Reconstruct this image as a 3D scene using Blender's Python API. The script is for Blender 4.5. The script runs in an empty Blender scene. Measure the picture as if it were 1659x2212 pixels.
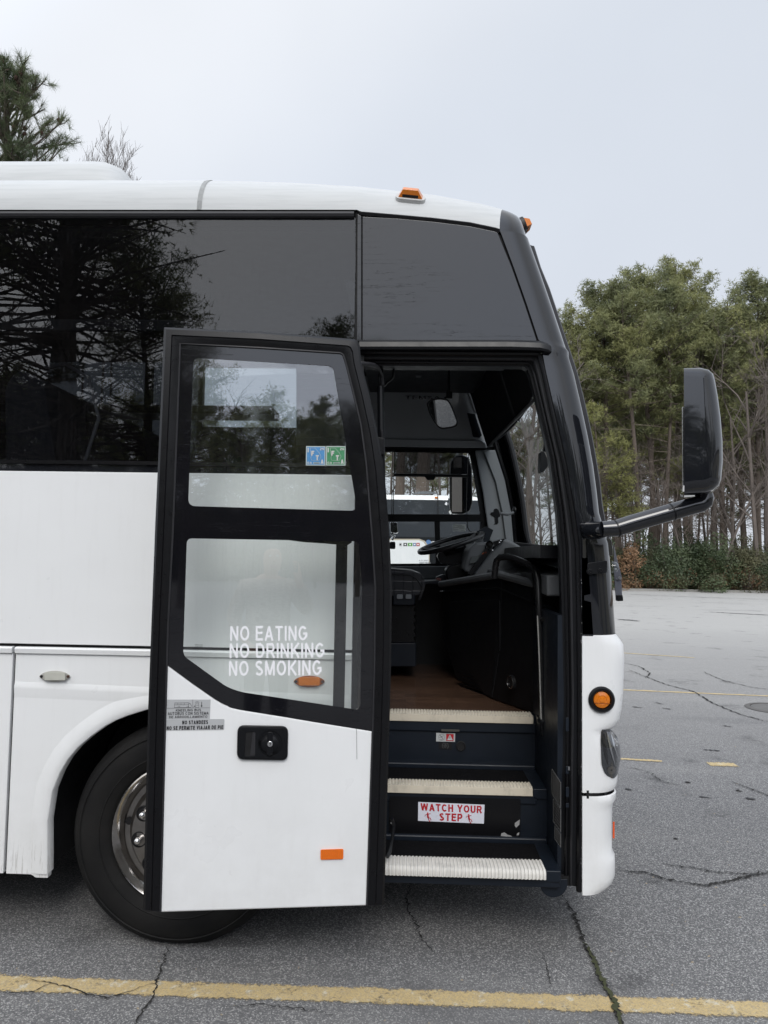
import bpy, bmesh, math, random
from mathutils import Vector, Matrix, noise
V = Vector
sc = bpy.context.scene
col = sc.collection
# ------------------------------------------------------------------ camera
FPX, HEYE = 1580.0, 1.70
CAM = V((0, -3.2, HEYE))
yaw, pit, rol = math.radians(1.9), math.radians(3.42), 0.0156
Fw = V((-math.sin(yaw)*math.cos(pit), math.cos(yaw)*math.cos(pit), math.sin(pit)))
R0 = V((math.cos(yaw), math.sin(yaw), 0)); U0 = R0.cross(Fw)
Up = U0*math.cos(rol) - R0*math.sin(rol)
Rt = R0*math.cos(rol) + U0*math.sin(rol)
cam = bpy.data.cameras.new('camera'); camo = bpy.data.objects.new('camera', cam); col.objects.link(camo)
cam.sensor_fit = 'HORIZONTAL'; cam.sensor_width = 27.0; cam.lens = FPX/1659*27.0
cam.clip_start = 0.02; cam.clip_end = 600
M = Matrix((Rt, Up, -Fw)).transposed().to_4x4(); M.translation = CAM
camo.matrix_world = M
sc.camera = camo
sc.render.resolution_x, sc.render.resolution_y = 768, 1024
# ------------------------------------------------------------------ sky and sun
SUN = V((0.08, -0.72, 0.66)).normalized(); GLOW = V((-0.62, -0.58, 0.75)).normalized()
SUN_EL = math.asin(SUN.z); SUN_AZ = math.atan2(SUN.x, SUN.y)
w = bpy.data.worlds.new("World"); sc.world = w; w.use_nodes = True
nt = w.node_tree; nt.nodes.clear()
def wn(t, **k):
    n = nt.nodes.new(t)
    for a, b in k.items(): setattr(n, a, b)
    return n
out = wn('ShaderNodeOutputWorld'); mix = wn('ShaderNodeMixShader')
sky = wn('ShaderNodeTexSky'); sky.sky_type = 'NISHITA'; sky.sun_disc = False
sky.sun_elevation = SUN_EL; sky.sun_rotation = SUN_AZ; sky.dust_density = 3
bg1 = wn('ShaderNodeBackground'); bg1.inputs['Strength'].default_value = 0.09
bg2 = wn('ShaderNodeBackground'); bg2.inputs['Strength'].default_value = 1.0
tc = wn('ShaderNodeTexCoord'); dot = wn('ShaderNodeVectorMath', operation='DOT_PRODUCT')
nrm = wn('ShaderNodeVectorMath', operation='NORMALIZE')
dot.inputs[1].default_value = GLOW
ramp = wn('ShaderNodeMapRange'); ramp.inputs['From Min'].default_value = -1; ramp.inputs['From Max'].default_value = 1
ramp.inputs['To Min'].default_value = 0; ramp.inputs['To Max'].default_value = 1
cr = wn('ShaderNodeValToRGB'); e = cr.color_ramp.elements
nz = wn('ShaderNodeTexNoise'); nz.inputs['Scale'].default_value = 1.6; nz.inputs['Detail'].default_value = 5
mr = wn('ShaderNodeMapRange'); mr.inputs['From Min'].default_value = .3; mr.inputs['From Max'].default_value = .7
mr.inputs['To Min'].default_value = .95; mr.inputs['To Max'].default_value = 1.05
vm = wn('ShaderNodeVectorMath', operation='SCALE')
cr.color_ramp.interpolation = 'EASE'
e[0].position = .2; e[0].color = (.355, .376, .413, 1)
e[1].position = 1.0; e[1].color = (1.0, 1.0, 1.0, 1)
q = e.new(.42); q.color = (.362, .386, .424, 1)
q = e.new(.58); q.color = (.46, .475, .50, 1)
q = e.new(.78); q.color = (.72, .785, .91, 1)
SKYGAIN = 2.1
bg2.inputs['Strength'].default_value = SKYGAIN
L = nt.links.new
L(tc.outputs['Generated'], nrm.inputs[0]); L(nrm.outputs[0], dot.inputs[0]); L(dot.outputs['Value'], ramp.inputs[0])
L(ramp.outputs[0], cr.inputs[0]); L(tc.outputs['Generated'], nz.inputs['Vector']); L(nz.outputs[0], mr.inputs[0])
L(cr.outputs[0], vm.inputs[0]); L(mr.outputs[0], vm.inputs['Scale']); L(vm.outputs[0], bg2.inputs['Color'])
L(sky.outputs[0], bg1.inputs['Color']); L(bg1.outputs[0], mix.inputs[1]); L(bg2.outputs[0], mix.inputs[2])
mix.inputs[0].default_value = 0.88; L(mix.outputs[0], out.inputs[0])
sl = bpy.data.lights.new('sun', 'SUN'); sl.energy = 1.5; sl.angle = math.radians(25); sl.color = (1, .97, .93)
so = bpy.data.objects.new('sun', sl); col.objects.link(so)
so.rotation_euler = SUN.to_track_quat('Z', 'Y').to_euler(); so.location = (2, -12, 12)
sc.view_settings.view_transform = 'Standard'; sc.view_settings.look = 'None'
sc.view_settings.exposure = 0.0; sc.view_settings.gamma = 1.0
sc.render.engine = 'CYCLES'
sc.cycles.max_bounces = 10; sc.cycles.transparent_max_bounces = 16; sc.cycles.glossy_bounces = 5

# ------------------------------------------------------------------ placing helpers (calibrated from the photo)
def ray(px, py): return Fw + Rt*((px-829.5)/FPX) - Up*((py-1106)/FPX)
def P(px, py, Y=0.0):
    d = ray(px, py); return CAM + d*((Y-CAM.y)/d.y)
def PX(px, py, X):
    d = ray(px, py); return CAM + d*((X-CAM.x)/d.x)
def PZ(px, py, z=0.0):
    d = ray(px, py); return CAM + d*((z-CAM.z)/d.z)
ND = ray(631, 1197).normalized(); ND.z = 0; ND.normalize(); D0 = 2.88
def D(px, py, off=0.0):          # on the opened door, off = metres towards the street
    d = ray(px, py); return CAM + d*((D0-off)/d.dot(ND))
def lerp(a, b, t): return a+(b-a)*t
def rp(pts, r, n=5):             # round the corners of a 2D polygon
    o = []; N = len(pts)
    rr = r if isinstance(r, (list, tuple)) else [r]*N
    for i in range(N):
        p = V(pts[i]); a = V(pts[i-1]); b = V(pts[(i+1) % N]); R = rr[i]
        if R <= 0: o.append((p.x, p.y)); continue
        la, lb = (a-p).length, (b-p).length; k = min(R, la*.45, lb*.45)
        s = p+(a-p)*(k/la); t = p+(b-p)*(k/lb)
        for j in range(n+1):
            u = j/n; qq = s*(1-u)**2+p*2*u*(1-u)+t*u*u; o.append((qq.x, qq.y))
    return o
# ------------------------------------------------------------------ mesh builder
class MB:
    def __init__(s): s.v = []; s.f = []
    def add(s, vs, fs):
        b = len(s.v); s.v += [V(p) for p in vs]; s.f += [tuple(i+b for i in f) for f in fs]; return s
    def prism(s, pts, off):
        n = len(pts); off = V(off)
        vs = [V(p) for p in pts]+[V(p)+off for p in pts]
        fs = [tuple(range(n)), tuple(range(2*n-1, n-1, -1))]+[(i, (i+1) % n, n+(i+1) % n, n+i) for i in range(n)]
        return s.add(vs, fs)
    def ring(s, A, B, off):
        n = len(A); off = V(off)
        vs = [V(p) for p in A]+[V(p) for p in B]+[V(p)+off for p in A]+[V(p)+off for p in B]; fs = []
        for i in range(n):
            j = (i+1) % n
            fs += [(i, j, n+j, n+i), (2*n+j, 2*n+i, 3*n+i, 3*n+j), (j, i, 2*n+i, 2*n+j), (n+i, n+j, 3*n+j, 3*n+i)]
        return s.add(vs, fs)
    def face(s, pts): return s.add(pts, [tuple(range(len(pts)))])
    def box(s, a, b):
        x0, y0, z0 = a; x1, y1, z1 = b
        return s.prism([(x0, y0, z0), (x1, y0, z0), (x1, y0, z1), (x0, y0, z1)], (0, y1-y0, 0))
    def grid(s, rows, cu=False, cv=False):
        R = len(rows); C = len(rows[0]); vs = [p for r in rows for p in r]; fs = []
        for i in range(R if cu else R-1):
            for j in range(C if cv else C-1):
                a, b = i, (i+1) % R; c, d = j, (j+1) % C
                fs.append((a*C+c, a*C+d, b*C+d, b*C+c))
        return s.add(vs, fs)
    def tube(s, pts, r, n=10, cap=True, flat=1.0):
        pts = [V(p) for p in pts]; rows = []; N = len(pts)
        rs = r if isinstance(r, (list, tuple)) else [r]*N
        t0 = (pts[1]-pts[0]).normalized(); a = t0.orthogonal().normalized()
        for i, p in enumerate(pts):
            t = (pts[min(i+1, N-1)]-pts[max(i-1, 0)]).normalized()
            a = (a-t*a.dot(t)).normalized(); b = t.cross(a)
            rows.append([p+(a*math.cos(2*math.pi*k/n)+b*math.sin(2*math.pi*k/n)*flat)*rs[i] for k in range(n)])
        base = len(s.v); s.grid(rows, cv=True)
        if cap:
            s.f.append(tuple(base+k for k in range(n))); s.f.append(tuple(base+(N-1)*n+k for k in reversed(range(n))))
        return s
    def lathe(s, prof, c, axis, n=32, up=None, caps=True):
        c = V(c); ax = V(axis).normalized(); a = (V(up) if up else ax.orthogonal()).normalized(); b = ax.cross(a)
        rows = [[c+ax*h+(a*math.cos(2*math.pi*k/n)+b*math.sin(2*math.pi*k/n))*r for k in range(n)] for r, h in prof]
        base = len(s.v); s.grid(rows, cv=True)
        if caps and prof[0][0] > 1e-5: s.f.append(tuple(base+k for k in range(n)))
        if caps and prof[-1][0] > 1e-5: s.f.append(tuple(base+(len(prof)-1)*n+k for k in reversed(range(n))))
        return s
    def build(s, name, mat, parent=None, bevel=0, seg=2, smooth=None, merge=False, ang=35, recalc=True):
        me = bpy.data.meshes.new(name); me.from_pydata([tuple(p) for p in s.v], [], s.f); me.validate()
        bm = bmesh.new(); bm.from_mesh(me)
        if merge: bmesh.ops.remove_doubles(bm, verts=bm.verts, dist=1e-4)
        if recalc: bmesh.ops.recalc_face_normals(bm, faces=bm.faces)
        sm = smooth if smooth is not None else bevel > 0
        if sm:
            for f in bm.faces: f.smooth = True
            for ed in bm.edges:
                if len(ed.link_faces) == 2 and ed.calc_face_angle(0) > math.radians(ang): ed.smooth = False
        bm.to_mesh(me); bm.free()
        o = bpy.data.objects.new(name, me); col.objects.link(o)
        if mat: me.materials.append(mat)
        if bevel:
            for f in me.polygons: f.use_smooth = True
            m = o.modifiers.new('bevel', 'BEVEL'); m.width = bevel; m.segments = seg; m.limit_method = 'ANGLE'; m.angle_limit = math.radians(30); m.harden_normals = True
        if parent:
            o.parent = parent; o.matrix_parent_inverse = Matrix.Translation(-root_loc(parent))
        return o
def root_loc(p):
    return p.location.copy() if p.type == 'EMPTY' else V((0, 0, 0))
def tag(o, label=None, cat=None, group=None, kind=None):
    for k, v_ in (('label', label), ('category', cat), ('group', group), ('kind', kind)):
        if v_: o[k] = v_
    return o
def thing(name, label, cat, loc, group=None):
    o = bpy.data.objects.new(name, None); col.objects.link(o); o.location = loc; o.empty_display_size = .2
    return tag(o, label, cat, group)
def copy_tree(o, parent=None):
    c = o.copy(); col.objects.link(c); c.parent = parent
    for ch in list(o.children): copy_tree(ch, c)
    return c
# ------------------------------------------------------------------ materials
class NM:
    def __init__(s, name):
        s.m = bpy.data.materials.new(name); s.m.use_nodes = True; s.t = s.m.node_tree; s.b = s.t.nodes['Principled BSDF']
        s.o = s.t.nodes['Material Output']; s.g = s.t.nodes.new('ShaderNodeNewGeometry')
    def n(s, t): return s.t.nodes.new(t)
    def l(s, a, b): s.t.links.new(a, b)
    def pos(s, sx=1, sy=1, sz=1):
        m = s.t.nodes.new('ShaderNodeMapping'); m.inputs['Scale'].default_value = (sx, sy, sz); s.l(s.g.outputs['Position'], m.inputs['Vector']); return m.outputs[0]
    def noise(s, scale, vec=None, detail=4, rough=.55):
        x = s.t.nodes.new('ShaderNodeTexNoise'); x.inputs['Scale'].default_value = scale; x.inputs['Detail'].default_value = detail; x.inputs['Roughness'].default_value = rough
        s.l(vec or s.g.outputs['Position'], x.inputs['Vector']); return x.outputs[0]
    def ramp(s, src, a, b, lo=0.0, hi=1.0):
        x = s.t.nodes.new('ShaderNodeMapRange'); x.inputs['From Min'].default_value = a; x.inputs['From Max'].default_value = b
        x.inputs['To Min'].default_value = lo; x.inputs['To Max'].default_value = hi; s.l(src, x.inputs[0]); return x.outputs[0]
    def mix(s, fac, a, b):
        x = s.t.nodes.new('ShaderNodeMix'); x.data_type = 'RGBA'
        for i, val in ((6, a), (7, b)):
            if isinstance(val, (tuple, list)): x.inputs[i].default_value = (*val[:3], 1)
            else: s.l(val, x.inputs[i])
        if isinstance(fac, float): x.inputs[0].default_value = fac
        else: s.l(fac, x.inputs[0])
        return x.outputs[2]
    def math(s, op, a, b=0.0):
        x = s.t.nodes.new('ShaderNodeMath'); x.operation = op
        for i, val in ((0, a), (1, b)):
            if isinstance(val, (int, float)): x.inputs[i].default_value = val
            else: s.l(val, x.inputs[i])
        return x.outputs[0]
    def bump(s, src, strength=.3, dist=.01):
        x = s.t.nodes.new('ShaderNodeBump'); x.inputs['Strength'].default_value = strength; x.inputs['Distance'].default_value = dist
        s.l(src, x.inputs['Height']); s.l(x.outputs[0], s.b.inputs['Normal'])
    def set(s, **k):
        for a, v_ in k.items():
            i = s.b.inputs[a.replace('_', ' ')]
            if hasattr(v_, 'is_linked') or isinstance(v_, bpy.types.NodeSocket): s.l(v_, i)
            else: i.default_value = (*v_, 1) if isinstance(v_, tuple) and len(v_) == 3 else v_
        return s
def simple(name, c, rough=.5, metal=0.0, coat=0.0, var=.12, nscale=6, bump=0, spec=.4, bscale=200):
    s = NM(name); n1 = s.noise(nscale)
    c2 = tuple(min(1, x*(1+var)) for x in c); c1 = tuple(x*(1-var) for x in c)
    s.set(Base_Color=s.mix(n1, c1, c2), Roughness=s.ramp(s.noise(nscale*3.1), .3, .7, rough*.88, min(1, rough*1.12)), Metallic=metal)
    s.b.inputs['Coat Weight'].default_value = coat; s.b.inputs['Specular IOR Level'].default_value = spec
    s.b.inputs['Coat Roughness'].default_value = .03
    if bump: s.bump(s.noise(bscale), bump, .002)
    return s.m
# white coachwork with a little weathering, grime runs near the sill
def white_paint():
    s = NM('white_paint')
    sep = s.n('ShaderNodeSeparateXYZ'); s.l(s.g.outputs['Position'], sep.inputs[0])
    base = s.mix(s.noise(1.3), (.765, .775, .78), (.80, .81, .815))
    streak = s.ramp(s.noise(9, s.pos(3.5, 3.5, .35), 6, .65), .52, .78)
    low = s.ramp(sep.outputs['Z'], .46, .33)
    base = s.mix(s.math('MULTIPLY', streak, .07), base, (.42, .41, .38))
    runs = s.ramp(s.noise(16, s.pos(6, 6, .45), 5, .7), .53, .60)
    far = s.ramp(sep.outputs['X'], -1.15, -1.4)
    base = s.mix(s.math('MULTIPLY', s.math('MULTIPLY', s.math('MULTIPLY', runs, low), far), .6), base, (.33, .32, .30))
    grime = s.math('MULTIPLY', s.ramp(s.noise(3.5, None, 6, .7), .35, .75), s.ramp(sep.outputs['Z'], .95, .3))
    base = s.mix(s.math('MULTIPLY', grime, .28), base, (.40, .385, .36))
    hor = s.ramp(s.noise(7, s.pos(.6, 3, 9), 6, .6), .55, .8)
    up = s.ramp(sep.outputs['Z'], 3.2, 3.3)
    base = s.mix(s.math('MULTIPLY', s.math('MULTIPLY', hor, up), .35), base, (.52, .54, .55))
    s.set(Base_Color=base, Roughness=s.ramp(s.noise(4), .3, .7, .26, .38)); s.b.inputs['Coat Weight'].default_value = .25; s.b.inputs['Coat Roughness'].default_value = .1
    s.bump(s.noise(2.6, None, 2), .35, .012)
    return s.m
def gloss_black(name='gloss_black_paint', scr=True, base=(.010, .011, .014)):
    s = NM(name)
    s.set(Base_Color=base, Roughness=s.ramp(s.noise(3), .3, .7, .02, .045))
    s.b.inputs['Coat Weight'].default_value = .35; s.b.inputs['Coat Roughness'].default_value = .02
    if scr:
        m = s.t.nodes.new('ShaderNodeMapping'); m.inputs['Rotation'].default_value = (0, math.radians(12), 0); m.inputs['Scale'].default_value = (.7, 1, 11)
        s.l(s.g.outputs['Position'], m.inputs['Vector'])
        a = s.ramp(s.math('ABSOLUTE', s.math('SUBTRACT', s.noise(3.2, m.outputs[0], 5, .6), .5)), 0, .006, 1, 0)
        b = s.ramp(s.noise(2.1, s.pos(.8, 1, 2.2), 2), .46, .56)
        k = s.math('MULTIPLY', a, b)
        s.set(Roughness=s.math('ADD', s.math('MULTIPLY', k, .5), .06))
        s.l(s.math('SUBTRACT', .35, s.math('MULTIPLY', k, .3)), s.b.inputs['Coat Weight'])
        s.l(s.math('SUBTRACT', .5, s.math('MULTIPLY', k, .4)), s.b.inputs['Specular IOR Level'])
    return s.m
def glass(name, tint, refl=1.0, dirt=0.0, dcol=(.3, .3, .31)):
    s = NM(name); t = s.t; t.nodes.remove(s.b)
    tr = s.n('ShaderNodeBsdfTransparent'); tr.inputs[0].default_value = (*tint, 1)
    gl = s.n('ShaderNodeBsdfGlossy'); gl.inputs['Roughness'].default_value = .0; gl.inputs[0].default_value = (.97, .98, 1, 1)
    lw = s.n('ShaderNodeLayerWeight'); lw.inputs['Blend'].default_value = .5
    # Schlick-like curve from the facing ratio, same from both sides
    k = s.math('ADD', s.math('MULTIPLY', s.math('POWER', lw.outputs['Facing'], 4.0), .9), .055*refl)
    mx = s.n('ShaderNodeMixShader'); s.l(k, mx.inputs[0]); s.l(tr.outputs[0], mx.inputs[1]); s.l(gl.outputs[0], mx.inputs[2])
    o = mx.outputs[0]
    if dirt:
        df = s.n('ShaderNodeBsdfDiffuse'); df.inputs[0].default_value = (*dcol, 1)
        st = s.ramp(s.noise(30, s.pos(3, 3, .25), 5, .7), .50, .75)
        pa = s.ramp(s.noise(1.1), .42, .62)
        m2 = s.n('ShaderNodeMixShader'); s.l(s.math('ADD', s.math('MULTIPLY', s.math('MULTIPLY', st, pa), dirt), dirt*.08), m2.inputs[0]); s.l(o, m2.inputs[1]); s.l(df.outputs[0], m2.inputs[2]); o = m2.outputs[0]
    s.l(o, s.o.inputs[0]); return s.m
WHITE = white_paint()
BLK = gloss_black(); BLKC = gloss_black('clean_black_paint', False)
RUB = simple('black_rubber', (.004, .004, .005), .3, spec=.32, bump=.08, nscale=9, var=.3)
RUBG = simple('weathered_rubber', (.022, .022, .025), .45, nscale=5, var=.25, bump=.1)
PLB = simple('black_plastic', (.004, .0045, .006), .36, spec=.3, var=.2)
PLD = simple('dark_blue_plastic', (.007, .0105, .017), .42, spec=.3, var=.25, nscale=8, bump=.1)
TRIM = simple('trim_grey', (.38, .40, .42), .55, var=.08)
PLG = simple('grey_plastic', (.115, .122, .13), .55, var=.08)
PLG2 = simple('mid_grey_plastic', (.22, .235, .25), .5, var=.06)
DKP = simple('dash_plastic', (.006, .0065, .008), .5, var=.12, bump=.15, bscale=400)
SEAM = simple('dark_gap', (.006, .006, .007), .8)
CHR = simple('chrome', (.72, .72, .73), .09, 1.0, var=.05)
CHRR = simple('rim_chrome', (.42, .40, .38), .16, 1.0, var=.3, nscale=25)
CHRD = simple('dull_chrome', (.27, .255, .24), .33, 1.0, var=.3, nscale=14, bump=.25, bscale=60)
STEEL = simple('brushed_steel', (.4, .4, .41), .3, 1.0)
SILV = simple('silver_decal', (.42, .43, .44), .4, .0, var=.04)
INK = simple('black_ink', (.012, .012, .014), .5)
LETW = simple('white_vinyl', (.83, .83, .86), .45, var=.02)
AMB = simple('amber_lens', (.62, .17, .008), .18, coat=.5, var=.2, nscale=30)
AMBD = simple('dark_amber_lens', (.30, .075, .006), .25, coat=.4, var=.2, nscale=30)  # darker amber for the lamp base and lens rib
ORR = simple('orange_reflector', (.75, .16, .01), .25, coat=.3, var=.15, nscale=60)
REDR = simple('red_orange_reflector', (.72, .10, .02), .25, coat=.3)
CLR = simple('clear_lamp_lens', (.48, .48, .43), .2, coat=.4, var=.15, nscale=20)
REDI = simple('red_ink', (.42, .012, .02), .45)
SEAL = simple('sealant', (.30, .31, .31), .7, var=.25, nscale=60, bump=.4)
ROOFW = NM('weathered_roof_white'); _k = ROOFW.ramp(ROOFW.noise(7, ROOFW.pos(.5, 3, 9), 6, .65), .45, .75)
ROOFW.set(Base_Color=ROOFW.mix(ROOFW.math('MULTIPLY', _k, .6), (.52, .535, .54), (.40, .42, .425)), Roughness=.55); ROOFW = ROOFW.m
GLF = glass('far_tinted_glass', (.055, .058, .06), .9)
GLS = glass('tinted_window_glass', (.36, .38, .41), 1.05, .10, (.10, .10, .11))
GLD = glass('door_window_glass', (.95, .985, .965), 2.7, .05, (.5, .52, .52))
GLC = glass('clear_glass', (.88, .91, .90), .9)
GLH = glass('headlamp_glass', (.86, .87, .88), 1.2)
def tyre_mat():
    s = NM('tyre_rubber'); s.set(Base_Color=s.mix(s.ramp(s.noise(5), .4, .7), (.006, .006, .0065), (.013, .0125, .012)), Roughness=.75); s.b.inputs['Specular IOR Level'].default_value = .25
    s.bump(s.noise(90), .15, .003); return s.m
TYRE = tyre_mat()
def wood_floor():
    s = NM('wood_plank_vinyl'); b = s.n('ShaderNodeTexBrick'); b.offset = .37
    for k, v_ in (('Scale', 1.0), ('Mortar Size', .0015), ('Brick Width', .9), ('Row Height', .085), ('Bias', 0.0)): b.inputs[k].default_value = v_
    b.inputs['Color1'].default_value = (.20, .115, .075, 1); b.inputs['Color2'].default_value = (.12, .07, .047, 1); b.inputs['Mortar'].default_value = (.012, .007, .005, 1)
    s.l(s.g.outputs['Position'], b.inputs['Vector'])
    gr = s.ramp(s.noise(12, s.pos(1.2, 22, 1), 6, .65), .3, .7)
    s.set(Base_Color=s.mix(gr, (.035, .02, .014), b.outputs[0]), Roughness=.2); return s.m
WOOD = wood_floor()
def carpet():
    s = NM('step_carpet'); sp = s.ramp(s.noise(260), .58, .75)
    s.set(Base_Color=s.mix(sp, (.004, .004, .005), (.03, .03, .029)), Roughness=.95); s.b.inputs['Specular IOR Level'].default_value = .1; s.bump(s.noise(400), .6, .004); return s.m
CARP = carpet()
def nosing_mat(name, c, gro=.5):
    s = NM(name); d = s.ramp(s.noise(14, s.pos(1, 1, .5), 6, .7), .5, .72)
    sp = s.n('ShaderNodeSeparateXYZ'); s.l(s.g.outputs['Position'], sp.inputs[0])
    fr_x = s.math('FRACT', s.math('MULTIPLY', s.math('ADD', sp.outputs['X'], .235), 1/.0155))
    gv = s.math('MULTIPLY', s.ramp(s.math('ABSOLUTE', s.math('SUBTRACT', fr_x, .5)), .34, .5), gro)
    base = s.mix(s.math('MULTIPLY', d, .5), c, tuple(x*.45 for x in c))
    s.set(Base_Color=s.mix(gv, base, tuple(x*.25 for x in c)), Roughness=.55); return s.m
NOSB = nosing_mat('beige_nosing', (.66, .61, .51)); NOSF = nosing_mat('beige_nosing_face', (.62, .56, .45), 0.0); NOSW = nosing_mat('grey_white_nosing', (.66, .64, .60), .7)
def chipped():
    s = NM('chipped_black_panel'); s.set(Base_Color=(.004, .004, .005), Roughness=.3); s.b.inputs['Specular IOR Level'].default_value = .25
    return s.m
CHIP = chipped()
def cap_black(): return BLK
def _arc(cx, cy, rx, ry, a0, a1, n=9): return [(cx+rx*math.cos(math.radians(a0+(a1-a0)*k/n)), cy+ry*math.sin(math.radians(a0+(a1-a0)*k/n))) for k in range(n+1)]
def glyphs(r):
    t, b, m_ = 1-r, r, .52
    L0, R_ = r, .66-r; cx = (L0+R_)/2; hw = (R_-L0)/2
    ov = lambda w_: [_arc(w_/2, .5, w_/2-r, .5-r, 90, 450, 24)]
    G = {
     'A': (.72, [[(r*.9, 0), (.36, t+r*.6), (.72-r*.9, 0)], [(.17, .30), (.55, .30)]]),
     'B': (.66, [[(L0, b), (L0, t), (.40, t)]+_arc(.40, .76, .19, t-.76, 90, -90, 8)+[(L0, .52)], [(L0, .52), (.42, .52)]+_arc(.42, (.52+b)/2, .17, (.52-b)/2, 90, -90, 8)+[(L0, b)]]),
     'C': (.70, [_arc(.36, .5, .36-r, .5-r, 42, 318, 20)]),
     'D': (.70, [[(L0, b), (L0, t), (.32, t)]+_arc(.32, .5, .38-r, t-.5, 90, -90, 12)+[(L0, b)]]),
     'E': (.60, [[(.60, t), (L0, t), (L0, b), (.60, b)], [(L0, .53), (.56, .53)]]),
     'F': (.58, [[(.58, t), (L0, t), (L0, 0)], [(L0, .51), (.52, .51)]]),
     'G': (.74, [_arc(.37, .5, .37-r, .5-r, 42, 340, 22)[:-1]+[(.74-r, .22), (.74-r, .47), (.40, .47)]]),
     'H': (.66, [[(L0, 0), (L0, 1)], [(R_, 0), (R_, 1)], [(L0, .53), (R_, .53)]]),
     'I': (2*r, [[(r, 0), (r, 1)]]),
     'J': (.50, [[(.5-r, 1), (.5-r, .26)]+_arc(.25, .26, .25-r, .26-r, 0, -180, 9)]),
     'K': (.68, [[(L0, 0), (L0, 1)], [(.64, 1), (L0+.02, .38)], [(.24, .56), (.66, 0)]]),
     'L': (.56, [[(L0, 1), (L0, b), (.56, b)]]),
     'M': (.80, [[(L0, 0), (L0, 1-r*.3), (.40, .06), (.80-r, 1-r*.3), (.80-r, 0)]]),
     'N': (.68, [[(L0, 0), (L0, 1-r*.2), (.68-r, r*.2), (.68-r, 1)]]),
     'O': (.76, ov(.76)), '0': (.56, ov(.56)),
     'P': (.64, [[(L0, 0), (L0, t), (.40, t)]+_arc(.40, (t+.44)/2, .24-r, (t-.44)/2, 90, -90, 9)+[(L0, .44)]]),
     'R': (.68, [[(L0, 0), (L0, t), (.42, t)]+_arc(.42, (t+.46)/2, .24-r, (t-.46)/2, 90, -90, 9)+[(L0, .46)], [(.36, .46), (.64, 0)]]),
     'S': (.64, [_arc(.32, .74, .30-r, .26-r, 25, 270, 13)+_arc(.32, .27, .32-r, .27-r, 90, -155, 13)]),
     'T': (.64, [[(0, t), (.64, t)], [(.32, t), (.32, 0)]]),
     'U': (.66, [[(L0, 1), (L0, .32)]+_arc(.33, .32, .33-r, .32-r, 180, 360, 12)+[(.66-r, 1)]]),
     'V': (.70, [[(r*.8, 1), (.35, r*.5), (.70-r*.8, 1)]]),
     'W': (.98, [[(r*.8, 1), (.26, r*.5), (.49, .98), (.72, r*.5), (.98-r*.8, 1)]]),
     'Y': (.70, [[(r*.7, 1), (.35, .44), (.70-r*.7, 1)], [(.35, .46), (.35, 0)]]),
     '2': (.54, [_arc(.27, .72, .25-r*.6, .28-r, 160, -25, 11)+[(.06, b), (.54, b)]]),
     '5': (.54, [[(.50, t), (.12, t), (.08, .50)]+_arc(.27, .32, .27-r, .32-r, 125, -150, 14)]),
     '6': (.54, [_arc(.27, .31, .27-r, .31-r, 0, 360, 18), [(r, .34)]+_arc(.29, .60, .29-r, .40-r, 180, 40, 10)]),
     '4': (.56, [[(.56, .24), (.04, .24), (.40, 1), (.40, 0)]]),
     '3': (.54, [_arc(.26, .74, .24-r*.6, .26-r, 150, -90, 12)+_arc(.26, .27, .27-r*.6, .27-r, 90, -150, 12)]),
     '1': (.30, [[(.02, .76), (.22, .96), (.22, 0)]]), '7': (.52, [[(0, t), (.46, t), (.16, 0)]]), '9': (.54, [_arc(.27, .69, .27-r, .31-r, 0, 360, 18), [(.54-r, .66)]+_arc(.25, .40, .29-r, .40-r, 0, -140, 10)]),
     '#': (.56, [[(.2, 0), (.26, 1)], [(.38, 0), (.44, 1)], [(0, .36), (.56, .36)], [(0, .66), (.56, .66)]]), '8': (.54, [_arc(.27, .27, .27-r, .27-r, 0, 360, 16), _arc(.27, .75, .23-r, .25-r, 0, 360, 16)]), ' ': (.26, [])}
    G['\u00da'] = (.66, G['U'][1]+[[(.30, 1.10), (.44, 1.28)]])
    return G
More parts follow.
